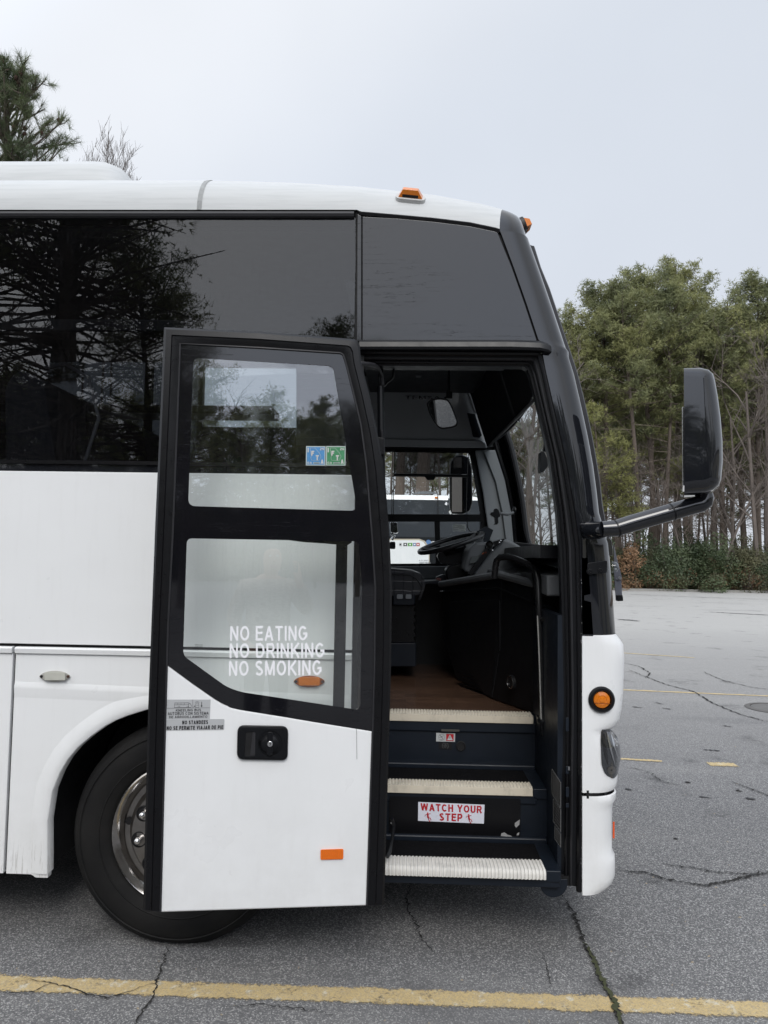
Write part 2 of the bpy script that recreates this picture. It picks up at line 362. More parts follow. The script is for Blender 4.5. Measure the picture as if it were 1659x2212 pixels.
def text_obj(name, txt, mat, parent, quad, mapf, off=.0, lift=.0015, gap=.16):
    """sans-serif lettering from strokes; quad: pixel corners TL, TR, BR, BL of the cap-height box"""
    r = .062+off*1.6; G = glyphs(r); x = 0; strokes = []
    for ch in txt:
        w_, st_ = G[ch]
        for p_ in st_: strokes.append([V((x+a, b_, 0)) for a, b_ in p_])
        x += w_+gap*(.8 if ch == ' ' else 1)
    x -= gap; TL, TR, BR, BL = [V(c) for c in quad]; mb = MB()
    h_ = (mapf(TL.x, TL.y, lift)-mapf(BL.x, BL.y, lift)).length
    sp_ = []
    for p_ in strokes:
        cur = [p_[0]]
        for i in range(1, len(p_)):
            cur.append(p_[i])
            if i < len(p_)-1 and (p_[i]-p_[i-1]).normalized().dot((p_[i+1]-p_[i]).normalized()) < -.35: sp_.append(cur); cur = [p_[i]]
        sp_.append(cur)
    for si, p_ in enumerate(sp_):
        m_ = len(p_); rows = []
        for i in range(m_):
            t1 = (p_[i]-p_[i-1]).normalized() if i > 0 else (p_[1]-p_[0]).normalized()
            t2 = (p_[i+1]-p_[i]).normalized() if i < m_-1 else t1
            n_ = V((-(t1+t2).y, (t1+t2).x, 0))
            n_ = n_.normalized() if n_.length > 1e-6 else V((-t1.y, t1.x, 0))
            k_ = min(1.9, 1/max(.3, n_.dot(V((-t1.y, t1.x, 0)))))
            rows.append((p_[i]+n_*r*k_, p_[i], p_[i]-n_*r*k_))
        vs = []
        for q_ in rows:
            for j, c_ in enumerate(q_):
                u, k = c_.x/x, c_.y; pt = lerp(lerp(BL, BR, u), lerp(TL, TR, u), k)
                vs.append(mapf(pt.x, pt.y, lift+(.00035 if j == 1 else 0)+.00006*(si % 4)))
        fs = []
        for i in range(m_-1): fs += [(3*i, 3*i+1, 3*i+4, 3*i+3), (3*i+1, 3*i+2, 3*i+5, 3*i+4)]
        mb.add(vs, fs)
    return mb.build(name, mat, parent, recalc=False)
def joinmesh(objs, name):
    o = objs[0]
    bm = bmesh.new()
    for x in objs: bm.from_mesh(x.data)
    bm.to_mesh(o.data); bm.free()
    for x in objs[1:]: bpy.data.objects.remove(x)
    o.name = name; o.data.name = name; return o
FY = lambda Y: (lambda px, py, l_=0: P(px, py, Y-l_))
def q4(x0, y0, x1, y1): return ((x0, y0), (x1, y0), (x1, y1), (x0, y1))
# ------------------------------------------------------------------ more shape helpers
def holed(outer, holes, mapf, o0, o1, mb=None):
    """flat panel with openings; pixel loops mapped by mapf(px, py, off)"""
    mb = mb or MB(); bm = bmesh.new(); loops = []
    for lp in [outer]+holes:
        vs = [bm.verts.new((p[0], p[1], 0)) for p in lp]; loops.append(vs)
        for i in range(len(vs)): bm.edges.new((vs[i-1], vs[i]))
    bm.verts.index_update()
    bmesh.ops.triangle_fill(bm, use_beauty=True, use_dissolve=False, edges=bm.edges[:])
    bm.verts.index_update(); co = [v_.co.copy() for v_ in bm.verts]; n = len(co)
    fs = [tuple(v_.index for v_ in f.verts) for f in bm.faces]
    vs = [mapf(c.x, c.y, o0) for c in co]+[mapf(c.x, c.y, o1) for c in co]
    F = fs+[tuple(n+i for i in reversed(f)) for f in fs]
    for lp in loops:
        for i in range(len(lp)):
            a, b = lp[i-1].index, lp[i].index; F.append((a, b, n+b, n+a))
    bm.free(); mb.add(vs, F); return mb
def pp(pts, mapf, o0, o1):
    """pixel polygon -> prism between two offsets"""
    A = [mapf(x, y, o0) for x, y in pts]; B = [mapf(x, y, o1) for x, y in pts]; n = len(A)
    m = MB(); m.add(A+B, [tuple(range(n)), tuple(range(2*n-1, n-1, -1))]+[(i, (i+1) % n, n+(i+1) % n, n+i) for i in range(n)]); return m
def S(px, py, off=0): return P(px, py, -off)         # on the coach's kerb side, off = metres proud
def interp(tab, k):
    tab = sorted(tab)
    if k <= tab[0][0]: return tab[0][1]
    for (a, b), (c, d) in zip(tab, tab[1:]):
        if k <= c: return b+(d-b)*(k-a)/max(1e-9, c-a)
    return tab[-1][1]
zs = lambda py, px=300: P(px, py).z
sx = lambda px, py=1100: P(px, py).x
# ================================================================== SETTING: ground
def asphalt_nodes(s):
    pos = s.g.outputs['Position']
    vo = s.n('ShaderNodeTexVoronoi'); vo.inputs['Scale'].default_value = 185; s.l(pos, vo.inputs['Vector'])
    vo2 = s.n('ShaderNodeTexVoronoi'); vo2.inputs['Scale'].default_value = 75; s.l(pos, vo2.inputs['Vector'])
    sp = s.n('ShaderNodeSeparateColor'); s.l(vo.outputs['Color'], sp.inputs[0])
    sp2 = s.n('ShaderNodeSeparateColor'); s.l(vo2.outputs['Color'], sp2.inputs[0])
    stone = s.math('POWER', sp.outputs[0], 2.6)
    edge = s.ramp(vo.outputs['Distance'], .25, .75, 1, .25)
    stone = s.math('MULTIPLY', stone, edge)
    big = s.math('MULTIPLY', s.ramp(sp2.outputs[1], .86, 1), s.ramp(vo2.outputs['Distance'], .2, .5, 1, 0))
    a = s.math('ADD', stone, s.math('MULTIPLY', big, .3))
    c = s.mix(a, (.108, .108, .111), (.56, .555, .54))
    patch = s.ramp(s.noise(.22, None, 5, .6), .38, .62)
    c = s.mix(s.math('MULTIPLY', patch, .35), c, (.12, .12, .125))
    c = s.mix(s.math('MULTIPLY', s.ramp(s.noise(.6, s.pos(.25, 1.6, 1), 4, .6), .55, .75), .35), c, (.32, .315, .30))
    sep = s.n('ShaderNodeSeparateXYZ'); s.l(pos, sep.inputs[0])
    far = s.ramp(sep.outputs['Y'], 2.0, 16)      # paler outer lot: grazing sky reflection painted into the colour
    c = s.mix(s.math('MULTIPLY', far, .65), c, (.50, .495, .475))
    sm = s.ramp(s.noise(.9, s.pos(.22, 1.3, 1), 3, .5), .62, .70)
    c = s.mix(s.math('MULTIPLY', sm, .35), c, (.10, .10, .105))
    st = s.math('MULTIPLY', s.ramp(s.noise(1.7, None, 3, .5), .60, .70), s.ramp(s.noise(11, None, 4, .6), .35, .6))
    c = s.mix(s.math('MULTIPLY', st, .45), c, (.035, .035, .036))
    return c, a
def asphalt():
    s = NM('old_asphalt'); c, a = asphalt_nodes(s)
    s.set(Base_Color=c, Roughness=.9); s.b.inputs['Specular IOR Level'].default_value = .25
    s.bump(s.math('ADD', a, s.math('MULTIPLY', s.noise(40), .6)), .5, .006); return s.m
def line_mat():
    s = NM('worn_yellow_line'); c, a = asphalt_nodes(s)
    wear = s.ramp(s.noise(30, None, 7, .75), .30, .48, .55, 1)
    fine = s.ramp(a, .0, .5)
    sep = s.n('ShaderNodeSeparateXYZ'); s.l(s.g.outputs['Position'], sep.inputs[0])
    k = s.math('MULTIPLY', wear, s.ramp(s.noise(170), .35, .6, .55, 1))
    y = s.mix(s.noise(8), (.48, .35, .15), (.55, .43, .22)); y = s.mix(s.ramp(s.noise(18, None, 5, .7), .56, .66), y, (.60, .55, .42))
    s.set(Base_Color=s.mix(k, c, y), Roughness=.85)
    al = s.ramp(s.math('ADD', s.noise(60, None, 5, .75), s.noise(7, None, 3)), .62, .88)
    at = s.n('ShaderNodeAttribute'); at.attribute_name = 'edge'
    ed = s.ramp(s.math('ADD', at.outputs['Fac'], s.math('MULTIPLY', s.math('SUBTRACT', s.noise(70, None, 6, .75), .5), 1.5)), .12, .34)
    al = s.math('MULTIPLY', al, ed); s.l(al, s.b.inputs['Alpha']); s.bump(s.noise(70), .4, .004); return s.m
ASPH = asphalt(); YEL = line_mat()
MB().face([(-140, -140, 0), (160, -140, 0), (160, 37.6, 0), (-140, 37.6, 0)]).build('parking_lot', ASPH)['kind'] = 'structure'
def leaf_litter():
    s = NM('leaf_litter'); s.set(Base_Color=s.mix(s.noise(3, None, 6, .7), (.05, .035, .02), (.17, .115, .07)), Roughness=1.0); s.bump(s.noise(9), 1, .05); return s.m
LITTER = leaf_litter()
MB().face([(-140, 37.6, .02), (160, 37.6, .02), (160, 190, .02), (-140, 190, .02)]).build('forest_floor', LITTER)['kind'] = 'structure'
MB().box((-140, 37.45, 0), (160, 37.62, .12)).build('kerb', simple('old_concrete', (.26, .255, .24), .85, var=.2))['kind'] = 'structure'
def strip(name, pts, width, mat, z, seed=0, lab=None, jit=.15):
    rnd = random.Random(seed); L_, R_ = [], []
    pts = [V(p) for p in pts]
    for i, p in enumerate(pts):
        t = (pts[min(i+1, len(pts)-1)]-pts[max(0, i-1)]).normalized(); n_ = V((-t.y, t.x, 0))
        wd = (width[i] if isinstance(width, list) else width)/2
        L_.append(V((p.x, p.y, z))+n_*wd*(1+rnd.uniform(-jit, jit))); R_.append(V((p.x, p.y, z))-n_*wd*(1+rnd.uniform(-jit, jit)))
    rows = [[lerp(a, b, k/4) for a, b in zip(L_, R_)] for k in range(5)]
    o = MB().grid(rows).build(name, mat, recalc=False); at = o.data.attributes.new('edge', 'FLOAT', 'POINT'); n_ = len(pts)
    for k in range(5):
        for i in range(n_): at.data[k*n_+i].value = (0, .6, 1, .6, 0)[k]
    return o
def subdiv(a, b, n): return [lerp(V(a), V(b), i/n) for i in range(n+1)]
# painted bay lines
g0 = PZ(0, 2124); g1 = PZ(1659, 2182)
o = strip('bay_line', subdiv((-4, g0.y-.01, 0), (4, g1.y+.005, 0), 160), .118, YEL, .004, 3, jit=.12); o['kind'] = 'structure'
for (a, b, c_, d_, wd) in ((1335, 1490, 1659, 1504, .085), (1335, 1410, 1500, 1421, .09), (1330, 1639, 1430, 1645, .06), (1530, 1651, 1590, 1653, .13)):
    A = PZ(a, b); B = PZ(c_, d_)
    if a == 1335 and b == 1490: B = A+(B-A)*2.0
    A = A-(B-A)*.3 if a < 1400 else A
    o = strip('bay_line', subdiv(A, B, 60), wd, YEL, .004, a+b, jit=.35); o['kind'] = 'structure'
# cracks
def crack_mat(name, c):
    s = NM(name); s.set(Base_Color=s.mix(s.noise(40), tuple(x*.5 for x in c), tuple(x*1.5 for x in c)), Roughness=1.0); return s.m
CRK = crack_mat('crack_dark', (.016, .015, .014)); MOSS = crack_mat('crack_moss', (.045, .05, .022)); TAR = crack_mat('tar_mark', (.04, .04, .042))  # near-black, olive and grey colours for the crack ribbons
def crack(px, wid, mat=CRK, seed=1, z=.008, n=14, rough=.35):
    rnd = random.Random(seed); g = [PZ(*p) for p in px]; pts = []
    for a, b in zip(g, g[1:]):
        ln = (b-a).length; t = (b-a).normalized(); nn = V((-t.y, t.x, 0)); k = max(2, int(min(n, ln/.012)))
        for i in range(k): pts.append(a+(b-a)*(i/k)+nn*rnd.gauss(0, rough*min(ln, .25)*.10))
    pts.append(g[-1]); N = len(pts)
    ws = [wid*(.35+.95*rnd.random())*min(1, .35+3*min(i, N-1-i)/N) for i in range(N)]
    o = strip('pavement_crack', pts, ws, mat, z, seed, jit=.5); o['kind'] = 'structure'; return o
crack([(1212, 1935), (1232, 1962), (1250, 2000), (1262, 2040), (1285, 2080), (1300, 2120), (1325, 2165), (1340, 2212), (1350, 2260)], .016, CRK, 4)
crack([(1262, 2040), (1285, 2080), (1300, 2118), (1322, 2160), (1338, 2205), (1345, 2240)], .022, MOSS, 9, .011)
crack([(890, 1910), (878, 1940), (882, 1975), (900, 2000), (912, 2035), (938, 2060)], .007, CRK, 5)
crack([(365, 2045), (350, 2090), (338, 2125), (330, 2160), (305, 2190), (290, 2225)], .008, CRK, 6)
crack([(60, 2118), (110, 2128), (160, 2138), (188, 2152), (230, 2160), (265, 2150), (338, 2125)], .006, CRK, 7)
crack([(0, 2152), (70, 2146), (110, 2128)], .005, CRK, 8)
crack([(500, 2180), (560, 2172), (640, 2182), (720, 2196)], .005, CRK, 18)
crack([(1175, 2060), (1182, 2100), (1190, 2140)], .004, CRK, 19)
crack([(1335, 1882), (1400, 1888), (1450, 1905), (1520, 1915), (1575, 1905), (1620, 1895), (1670, 1885)], .016, CRK, 10)
crack([(1430, 1868), (1500, 1878), (1560, 1888), (1659, 1890), (1720, 1892)], .012, CRK, 11)
crack([(1360, 1448), (1400, 1465), (1440, 1480), (1500, 1495), (1540, 1520), (1600, 1545), (1659, 1560), (1700, 1570)], .02, CRK, 12)
crack([(1345, 1432), (1380, 1440), (1405, 1455), (1395, 1465)], .02, CRK, 13)
crack([(1520, 1452), (1560, 1470), (1620, 1485), (1680, 1492)], .02, CRK, 14)
crack([(1580, 1690), (1620, 1705), (1659, 1720), (1690, 1732)], .012, CRK, 15)
crack([(1340, 1655), (1400, 1668), (1430, 1690), (1480, 1700)], .008, CRK, 16)
for i, (x, y, dx) in enumerate(((1365, 1527, 22), (1430, 1530, 20), (1520, 1620, 35), (1480, 1690, 12), (1510, 1722, 26), (1610, 1725, 22), (1590, 1708, 14), (1350, 1705, 16), (1415, 1518, 14), (1455, 1812, 10), (1560, 1568, 20))):
    crack([(x, y), (x+dx*.5, y+1.5), (x+dx, y+3)], .03, TAR if i % 3 else CRK, 30+i, .006, rough=.2)
crack([(1530, 1322), (1600, 1326), (1700, 1331)], .16, TAR, 50, .006, rough=.02)
crack([(1340, 1283), (1450, 1288), (1700, 1297)], .12, TAR, 51, .006, rough=.02)
crack([(1335, 1338), (1360, 1340), (1380, 1342)], .3, TAR, 52, .006, rough=.05)
rnd = random.Random(21); m = MB()
for k in range(230):
    p = PZ(rnd.uniform(-60, 1720), rnd.uniform(1560, 2230)); r_ = rnd.uniform(.002, .006)
    if p.y > 0 and p.x < .9: continue
    a_ = rnd.uniform(0, 6.28); u_ = V((math.cos(a_), math.sin(a_), 0))*r_*rnd.uniform(1, 2.4); w_ = V((-math.sin(a_), math.cos(a_), 0))*r_*.6
    m.add([p-u_, p+w_, p+u_, p-w_, p+V((0, 0, r_))], [(0, 1, 4), (1, 2, 4), (2, 3, 4), (3, 0, 4)])
g_ = m.build('loose_grit', simple('grit', (.30, .25, .18), .9, var=.6, nscale=30)); g_['kind'] = 'stuff'; g_['label'] = 'tiny pale grit and leaf bits scattered over the asphalt'; g_['category'] = 'grit'
# manhole cover
mh = PZ(1672, 1531)
mo = thing('manhole_cover', 'round dark iron cover set into the asphalt at the right edge', 'manhole cover', (mh.x, mh.y, 0))
IRON = simple('cast_iron', (.15, .147, .142), .6, .3, var=.2, bump=.3)
MB().lathe([(.0, .012), (.24, .012), (.245, .008)], mh, (0, 0, 1), 40).build('lid', IRON, mo)
MB().lathe([(.25, .006), (.25, .016), (.29, .016), (.31, .006)], mh, (0, 0, 1), 40, caps=False).build('rim', simple('worn_iron', (.13, .125, .12), .6, .3), mo)
# ================================================================== THE COACH
coach = thing('coach', 'white and black single-deck coach filling the foreground with its front door standing open', 'bus', (-3.0, 1.25, 0))
XB = -7.2
z_rb = zs(453); z_wt = zs(462); z_wb = zs(998); z_p1t = zs(1020.5); z_p1b = zs(1395.5); z_bt = zs(1402); z_bb = zs(1416); z_lo = zs(1888, 20)
# ---- roof and front cap surface
sil_top = [(0, 389), (300, 388), (430, 387), (600, 391), (700, 397), (800, 404.5), (940, 420), (1040, 440), (1098, 456)]
bot = [(0, 453), (772, 453), (776, 461), (858, 468), (936, 475), (1014.5, 484.6), (1069, 496), (1079, 499.5), (1120, 507)]
ZT = [(P(x, y, .18).x, P(x, y, .18).z) for x, y in sil_top]; ZT = [(XB, ZT[2][1])]+ZT[2:]+[(.6, ZT[-1][1]-.012)]
ZB = [(P(x, y).x, P(x, y).z) for x, y in bot]; ZB = [(XB, z_rb)]+ZB[1:]
XF = [(0, P(1145, 507, .08).x), (.6, P(1132, 480, .08).x), (1, P(1110, 458, .15).x)]
XS = lambda t: P(1079, 499).x+.066*t**1.8
def roof_pt(x, t, lift=0):
    a = t*math.pi/2; zb, zt = interp(ZB, x), interp(ZT, x)
    return V((x, .26*(1-math.cos(a))-lift*math.cos(a), zb+(zt-zb)*math.sin(a)+lift*math.sin(a)))
TS = [i/9 for i in range(10)]
xst = [XB, -5, -3.5, -2.5, -2, -1.5, -1, -.8, -.6, -.45, -.3, -.27, -.262, -.25, -.2, -.1, 0, .1, .2, .27, .32, .36, .38]
rows = []
for t in TS: rows.append([roof_pt(min(x, XS(t)), t) for x in xst]+[roof_pt(XS(t), t)])
near = MB().grid(rows)
mir = lambda p: V((p.x, 2.5-p.y, p.z))
near.grid([[mir(p) for p in r] for r in rows])
def front_row(t, ny=8):
    xs, xf = XS(t), interp(XF, t); rc = xf-xs; p0 = roof_pt(xs, t); out = []
    for k in range(7):
        a = k/6*math.pi/2; x = xs+rc*math.sin(a); y = p0.y+max(rc, .05)*1.1*(1-math.cos(a))
        out.append(V((x, y, roof_pt(x, t).z)))
    y1 = out[-1].y
    for k in range(1, ny+1):
        y = y1+(1.25-y1)*k/ny; out.append(V((xf+.07*(1-((y-1.25)/1.25)**2)-.07*(1-((y1-1.25)/1.25)**2), y, out[6].z+.0)))
    return out
fr = [front_row(t) for t in TS]; fr = [r+[mir(p) for p in reversed(r[:-1])] for r in fr]
# roof top
top = []
for p in rows[-1][:-1]+fr[-1][:7]:
    q_ = mir(p); top.append([lerp(p, q_, k/8)+V((0, 0, .035*math.sin(math.pi*k/8))) for k in range(9)])
near.grid(top)
near.build('roof', ROOFW, coach, smooth=True, merge=True, ang=50)
MB().grid(fr).build('front_cap', BLK, coach, smooth=True, ang=60)
# roof seam of cracked sealant
xa = P(431, 420).x
MB().grid([[roof_pt(xa-.010+.012*t*t+dx, t, .002) for dx in (0, .007, .014, .021)] for t in TS]).build('roof_seam', SEAL, coach)
# dark gap under the roof and grey rail
MB().box((XB+.05, .02, z_wt), (-.25, .05, z_rb+.02)).build('roof_gap', SEAM, coach)
MB().tube([(XB, .004, z_rb-.022), (-.262, .004, z_rb-.022)], .016, 8).build('gutter_rail', RUBG, coach, smooth=True)
MB().tube([S(x, y+1, -.01) for x, y in bot[2:-1]], .014, 6).build('gutter_seal', RUB, coach, smooth=True)
# ---- side window
xw0, xw1 = XB+.3, sx(767, 700)
MB().face([(xw0, .012, z_wb), (xw1-.004, .012, z_wb), (xw1-.004, .012, z_wt-.012), (xw0, .012, z_wt-.012)]).build('side_window', GLS, coach)
MB().box((xw0, .0, z_wb-.012), (xw1, .02, z_wb+.004)).build('window_sill_trim', RUB, coach)
MB().box((XB, .012, z_p1t+.002), (xw1+.01, .03, z_wb-.013)).build('black_band', BLKC, coach)
MB().box((xw1-.001, .004, z_wb), (xw1+.010, .03, z_rb-.03)).build('window_end_gap', SEAM, coach)
# inner blackout of the window end (dark frame seen through glass)
# ---- white side panels
xe = sx(763, 1250)
MB().box((XB, 0, z_p1b), (xe, .035, z_p1t)).build('upper_side_panel', WHITE, coach, bevel=.003)
MB().box((XB, .02, z_bt-.03), (xe-.004, .04, z_p1b+.02)).build('panel_gap', SEAM, coach)
xs1 = P(24, 1500).x; xs2 = P(30, 1500).x
def belt(x0, x1):
    return MB().prism([(x0, -.004, z_bt), (x0, -.014, z_bt-.006), (x0, -.010, z_bb), (x0, .02, z_bb), (x0, .02, z_bt)], (x1-x0, 0, 0))
belt(XB, xs1).build('belt_moulding', WHITE, coach, bevel=.002); belt(xs2, xe).build('belt_moulding', WHITE, coach, bevel=.002)
MB().box((XB, 0, z_lo), (xs1, .035, z_bb-.002)).build('luggage_flap', WHITE, coach, bevel=.004)
MB().box((xs1-.01, .02, z_lo+.01), (xs2+.01, .05, z_bt)).build('flap_gap', SEAM, coach)
# fender panel with wheel arch
WC = P(390, 1800, .06); WR = .483
arch_px = [(103.5, 1887), (103.5, 1830), (103.5, 1773), (114, 1708), (130, 1669), (147, 1640), (169, 1614), (197, 1590), (228, 1568), (252, 1555), (277, 1545), (319, 1532), (360, 1527), (400, 1525)]
ar = [P(*p) for p in arch_px]; mx_ = ar[-1].x
ar2 = ar+[V((2*mx_-p.x, 0, p.z)) for p in reversed(ar[:-1])]
xz = lambda p: (p.x, p.z)
def xzmap(x, z, off): return V((x, -off, z))
outer = [(xs2, z_bb-.002), (xe, z_bb-.002), (xe, ar2[-1].z), xz(ar2[-1])]+[xz(p) for p in reversed(ar2[:-1])]+[(ar2[0].x, z_lo-.012), (ar2[0].x-.055, z_lo-.012), (ar2[0].x-.075, z_lo), (xs2, z_lo)]
holed(outer, [], xzmap, 0, -.035).build('fender_panel', WHITE, coach, bevel=.003)
# flared arch lip
cx, cz = mx_, WC.z
def outw(p, d):
    r = V((p.x-cx, 0, max(p.z-cz, -.02) if p.z > cz else 0)); r.normalize(); return V((p.x, 0, p.z))+r*d
lipr = []
for d_, y_ in ((-.001, .05), (-.001, -.003), (.003, -.007), (.030, -.0085), (.055, -.005), (.085, .002)):
    lipr.append([outw(p, d_)+V((0, y_, 0)) for p in ar2])
MB().grid(lipr).build('wheel_arch_lip', WHITE, coach, smooth=True, ang=60)
# crease above the arch
zc = zs(1496)
MB().grid([[V((x, y_, zc+dz-(x+1.2)*.02)) for x in (xs2+.002, -1.2, -.8, -.45, xe-.01)] for y_, dz in ((.001, .030), (-.005, .008), (-.005, -.002), (.001, -.05))]).build('fender_crease', WHITE, coach, smooth=True, ang=80)
# wheel well
ww = []
for yy in (.03, .55): ww.append([V((cx+(p.x-cx)*1.02, yy, p.z+.01)) for p in ar2])
m = MB().grid(ww); m.face([V((p.x, .55, p.z)) for p in ar2]); m.build('wheel_well', SEAM, coach, recalc=False)
# ---- wheel
def wheel(c, flip=1):
    c = V(c); ax = V((0, -1*flip, 0))
    R = WR
    ty = MB().lathe([(.292, -.02), (.300, .0), (.325, .022), (.37, .036), (.42, .036), (.455, .022), (R-.008, -.004), (R, -.03), (R, -.19), (R-.01, -.22), (.42, -.25), (.30, -.23)], c, ax, 72, caps=False).build('wheel', TYRE, coach, smooth=True, ang=40)
    for v_ in ty.data.vertices:
        if v_.co.z < 0.004: v_.co.z = .004
    up = (0, 0, 1)
    MB().lathe([(.300, .008), (.304, .014), (.298, .018), (.288, .012), (.274, -.004), (.262, -.018), (.258, -.03)], c, ax, 72, caps=False).build('rim_lip', CHRR, ty, smooth=True, ang=30)
    MB().lathe([(.262, -.03), (.250, -.045), (.236, -.030), (.225, -.012), (.214, .004), (.150, .010), (.135, .016), (.13, .03), (.085, .045), (.0, .05)], c, ax, 72).build('wheel_cover', CHRD, ty, smooth=True, ang=30)
    for k in range(10):
        a = math.radians(36*k+9); p = c+V((math.cos(a)*.183, 0, math.sin(a)*.183))+ax*.006
        MB().lathe([(.034, .0), (.034, .004), (.030, .005), (.026, -.01), (.0, -.012)], p, ax, 20).build('nut_recess', SEAM, ty)
        MB().lathe([(.017, -.005), (.017, .018), (.014, .028), (.008, .034), (.0, .036)], p, ax, 16).build('lug_nut', CHR, ty, smooth=True)
        if k % 2 == 0:
            a += math.radians(18); p = c+V((math.cos(a)*.243, 0, math.sin(a)*.243))+ax*(-.034)
            MB().lathe([(.017, .008), (.017, .010), (.0, .010)], p, ax, 14).build('hand_hole', SEAM, ty)
    # raised sidewall ribs
    MB().lathe([(.432, .034), (.436, .037), (.440, .033)], c, ax, 72, caps=False).build('sidewall_rib', TYRE, ty)
    MB().lathe([(.346, .028), (.350, .033), (.354, .031)], c, ax, 72, caps=False).build('sidewall_rib', TYRE, ty)
    return ty
wheel(WC); wheel((WC.x, 2.44, WC.z), -1); wheel((-5.6, WC.y, WC.z)); wheel((-5.6, 2.44, WC.z), -1)
# ---- side marker lamps
def marker(cx_, cy_, w_, h_, mf, lens, name='side_marker', base=None, pal=None, parent=coach):
    ol = []
    for i in range(36):
        a = 2*math.pi*i/36; ca, sa = math.cos(a), math.sin(a)
        ol.append((cx_+w_/2*math.copysign(abs(ca)**.9, ca), cy_+h_/2*math.copysign(abs(sa)**1.35, sa)*1.0))
    b = pp(ol, mf, .001, .010).build(name, base or STEEL, parent, bevel=.003)
    rr = rp([(cx_-w_*.34, cy_-h_*.36), (cx_+w_*.34, cy_-h_*.36), (cx_+w_*.34, cy_+h_*.36), (cx_-w_*.34, cy_+h_*.36)], h_*.12, 3)
    pp(rr, mf, .010, .022).build('lens', lens, b, bevel=.004)
    for s_ in (-1, 1):
        p = mf(cx_+s_*w_*.43, cy_, .011); MB().lathe([(.006, -.002), (.006, .003), (.002, .004), (0, .002)], p, (0, -1, 0), 12).build('screw', simple('rust', (.06, .03, .02), .7) if s_ > 0 else SEAM, b)
    return b
marker(118.5, 1461, 67, 24, S, CLR, base=simple('grey_lamp_base', (.40, .39, .36), .4))
marker(668, 1472, 67, 25, S, AMB, base=AMBD)
# ---- upper front side panel (black) with seams
seamR = [(1079, 499.5), (1081, 505), (1108, 577.6), (1135.6, 655.7), (1161, 733)]
up_panel = [(783, 468)]+[(x, y+4) for x, y in bot[3:-1]][:-1]+[(1075, 503), (1077, 508)]+[(x-2.5, y) for x, y in seamR[2:]]+[(1159, 737), (783, 737)]
pp(up_panel, S, 0, -.03).build('upper_front_panel', BLK, coach, bevel=.002)
pp([(772, 462), (780.5, 467), (780.5, 737), (771, 737)], S, .001, -.03).build('divider_strip', BLK, coach, bevel=.002)
pp([(768, 456), (1085, 506), (1165, 740), (768, 745)], S, -.012, -.04).build('panel_backing', SEAM, coach)
# ---- A pillar
SIL = [(509, 1145), (557, 1160), (620, 1186), (683, 1205), (747, 1227), (805, 1246), (922, 1273), (1024, 1291), (1124, 1302), (1171, 1320), (1200, 1323), (1288, 1330), (1370, 1336)]
XFZ = [(P(x, y, .06).z, P(x, y, .06).x) for y, x in SIL]
LEFT = [(499.5, 1080.5), (505, 1083), (577.6, 1110), (655.7, 1137.5), (733, 1163), (742, 1172), (752, 1186), (762, 1172), (800, 1179), (866, 1194), (940, 1211), (1002, 1225), (1060, 1235), (1105, 1243), (1173, 1252), (1230, 1254), (1288, 1255), (1330, 1257), (1370, 1258)]
def contour(xl, xf, rc, z, ny=6, yend=.24, inner=True):
    o_ = [V((xl, .05, z))] if inner else []
    o_ += [V((xl, 0, z)), V((lerp(xl, max(xl+.01, xf-rc), .5), 0, z))]
    rc = min(rc, xf-xl-.01)
    for k in range(9):
        a = k/8*math.pi/2; o_.append(V((xf-rc+rc*math.sin(a), rc*(1-math.cos(a)), z)))
    for k in range(1, ny+1): o_.append(V((xf, rc+(yend-rc)*k/ny, z)))
    return o_
rows = []
for py, px in LEFT:
    p = P(px, py); xf = interp(XFZ, p.z) if p.z < XFZ[0][0] else XFZ[0][1]
    rows.append(contour(p.x, xf, .12, p.z))
MB().grid(rows).build('front_pillar', BLKC, coach, smooth=True, ang=50)
MB().grid([[mir(p) for p in r] for r in rows]).build('front_pillar', BLKC, coach, smooth=True, ang=50)
# ---- windscreen
zw0, zw1 = P(1200, 1190, 1.2).z, XFZ[-1+0][0] if False else max(z for z, _ in XFZ)
def wsx(z, y): return interp(XFZ, z)+.018+.07*(1-((y-1.25)/1.05)**2)
wz = [zw0+(zw1-zw0)*i/14 for i in range(15)]; wy = [.2+2.1*i/16 for i in range(17)]
MB().grid([[V((wsx(z, y), y, z)) for y in wy] for z in wz]).build('windscreen', GLC, coach, smooth=True, recalc=False)
fr_ = [V((wsx(z, .2)+.004, .19, z)) for z in wz]; fl_ = [mir(p) for p in fr_]
ft_ = [V((wsx(zw1, y), y, zw1)) for y in wy]; fb_ = [V((wsx(zw0, y), y, zw0)) for y in wy]
m = MB(); m.tube(fr_, .024, 8, flat=.8); m.tube(fl_, .024, 8); m.tube(ft_, .02, 8); m.tube(fb_, .025, 8); m.build('windscreen_seal', RUBG, coach, smooth=True)
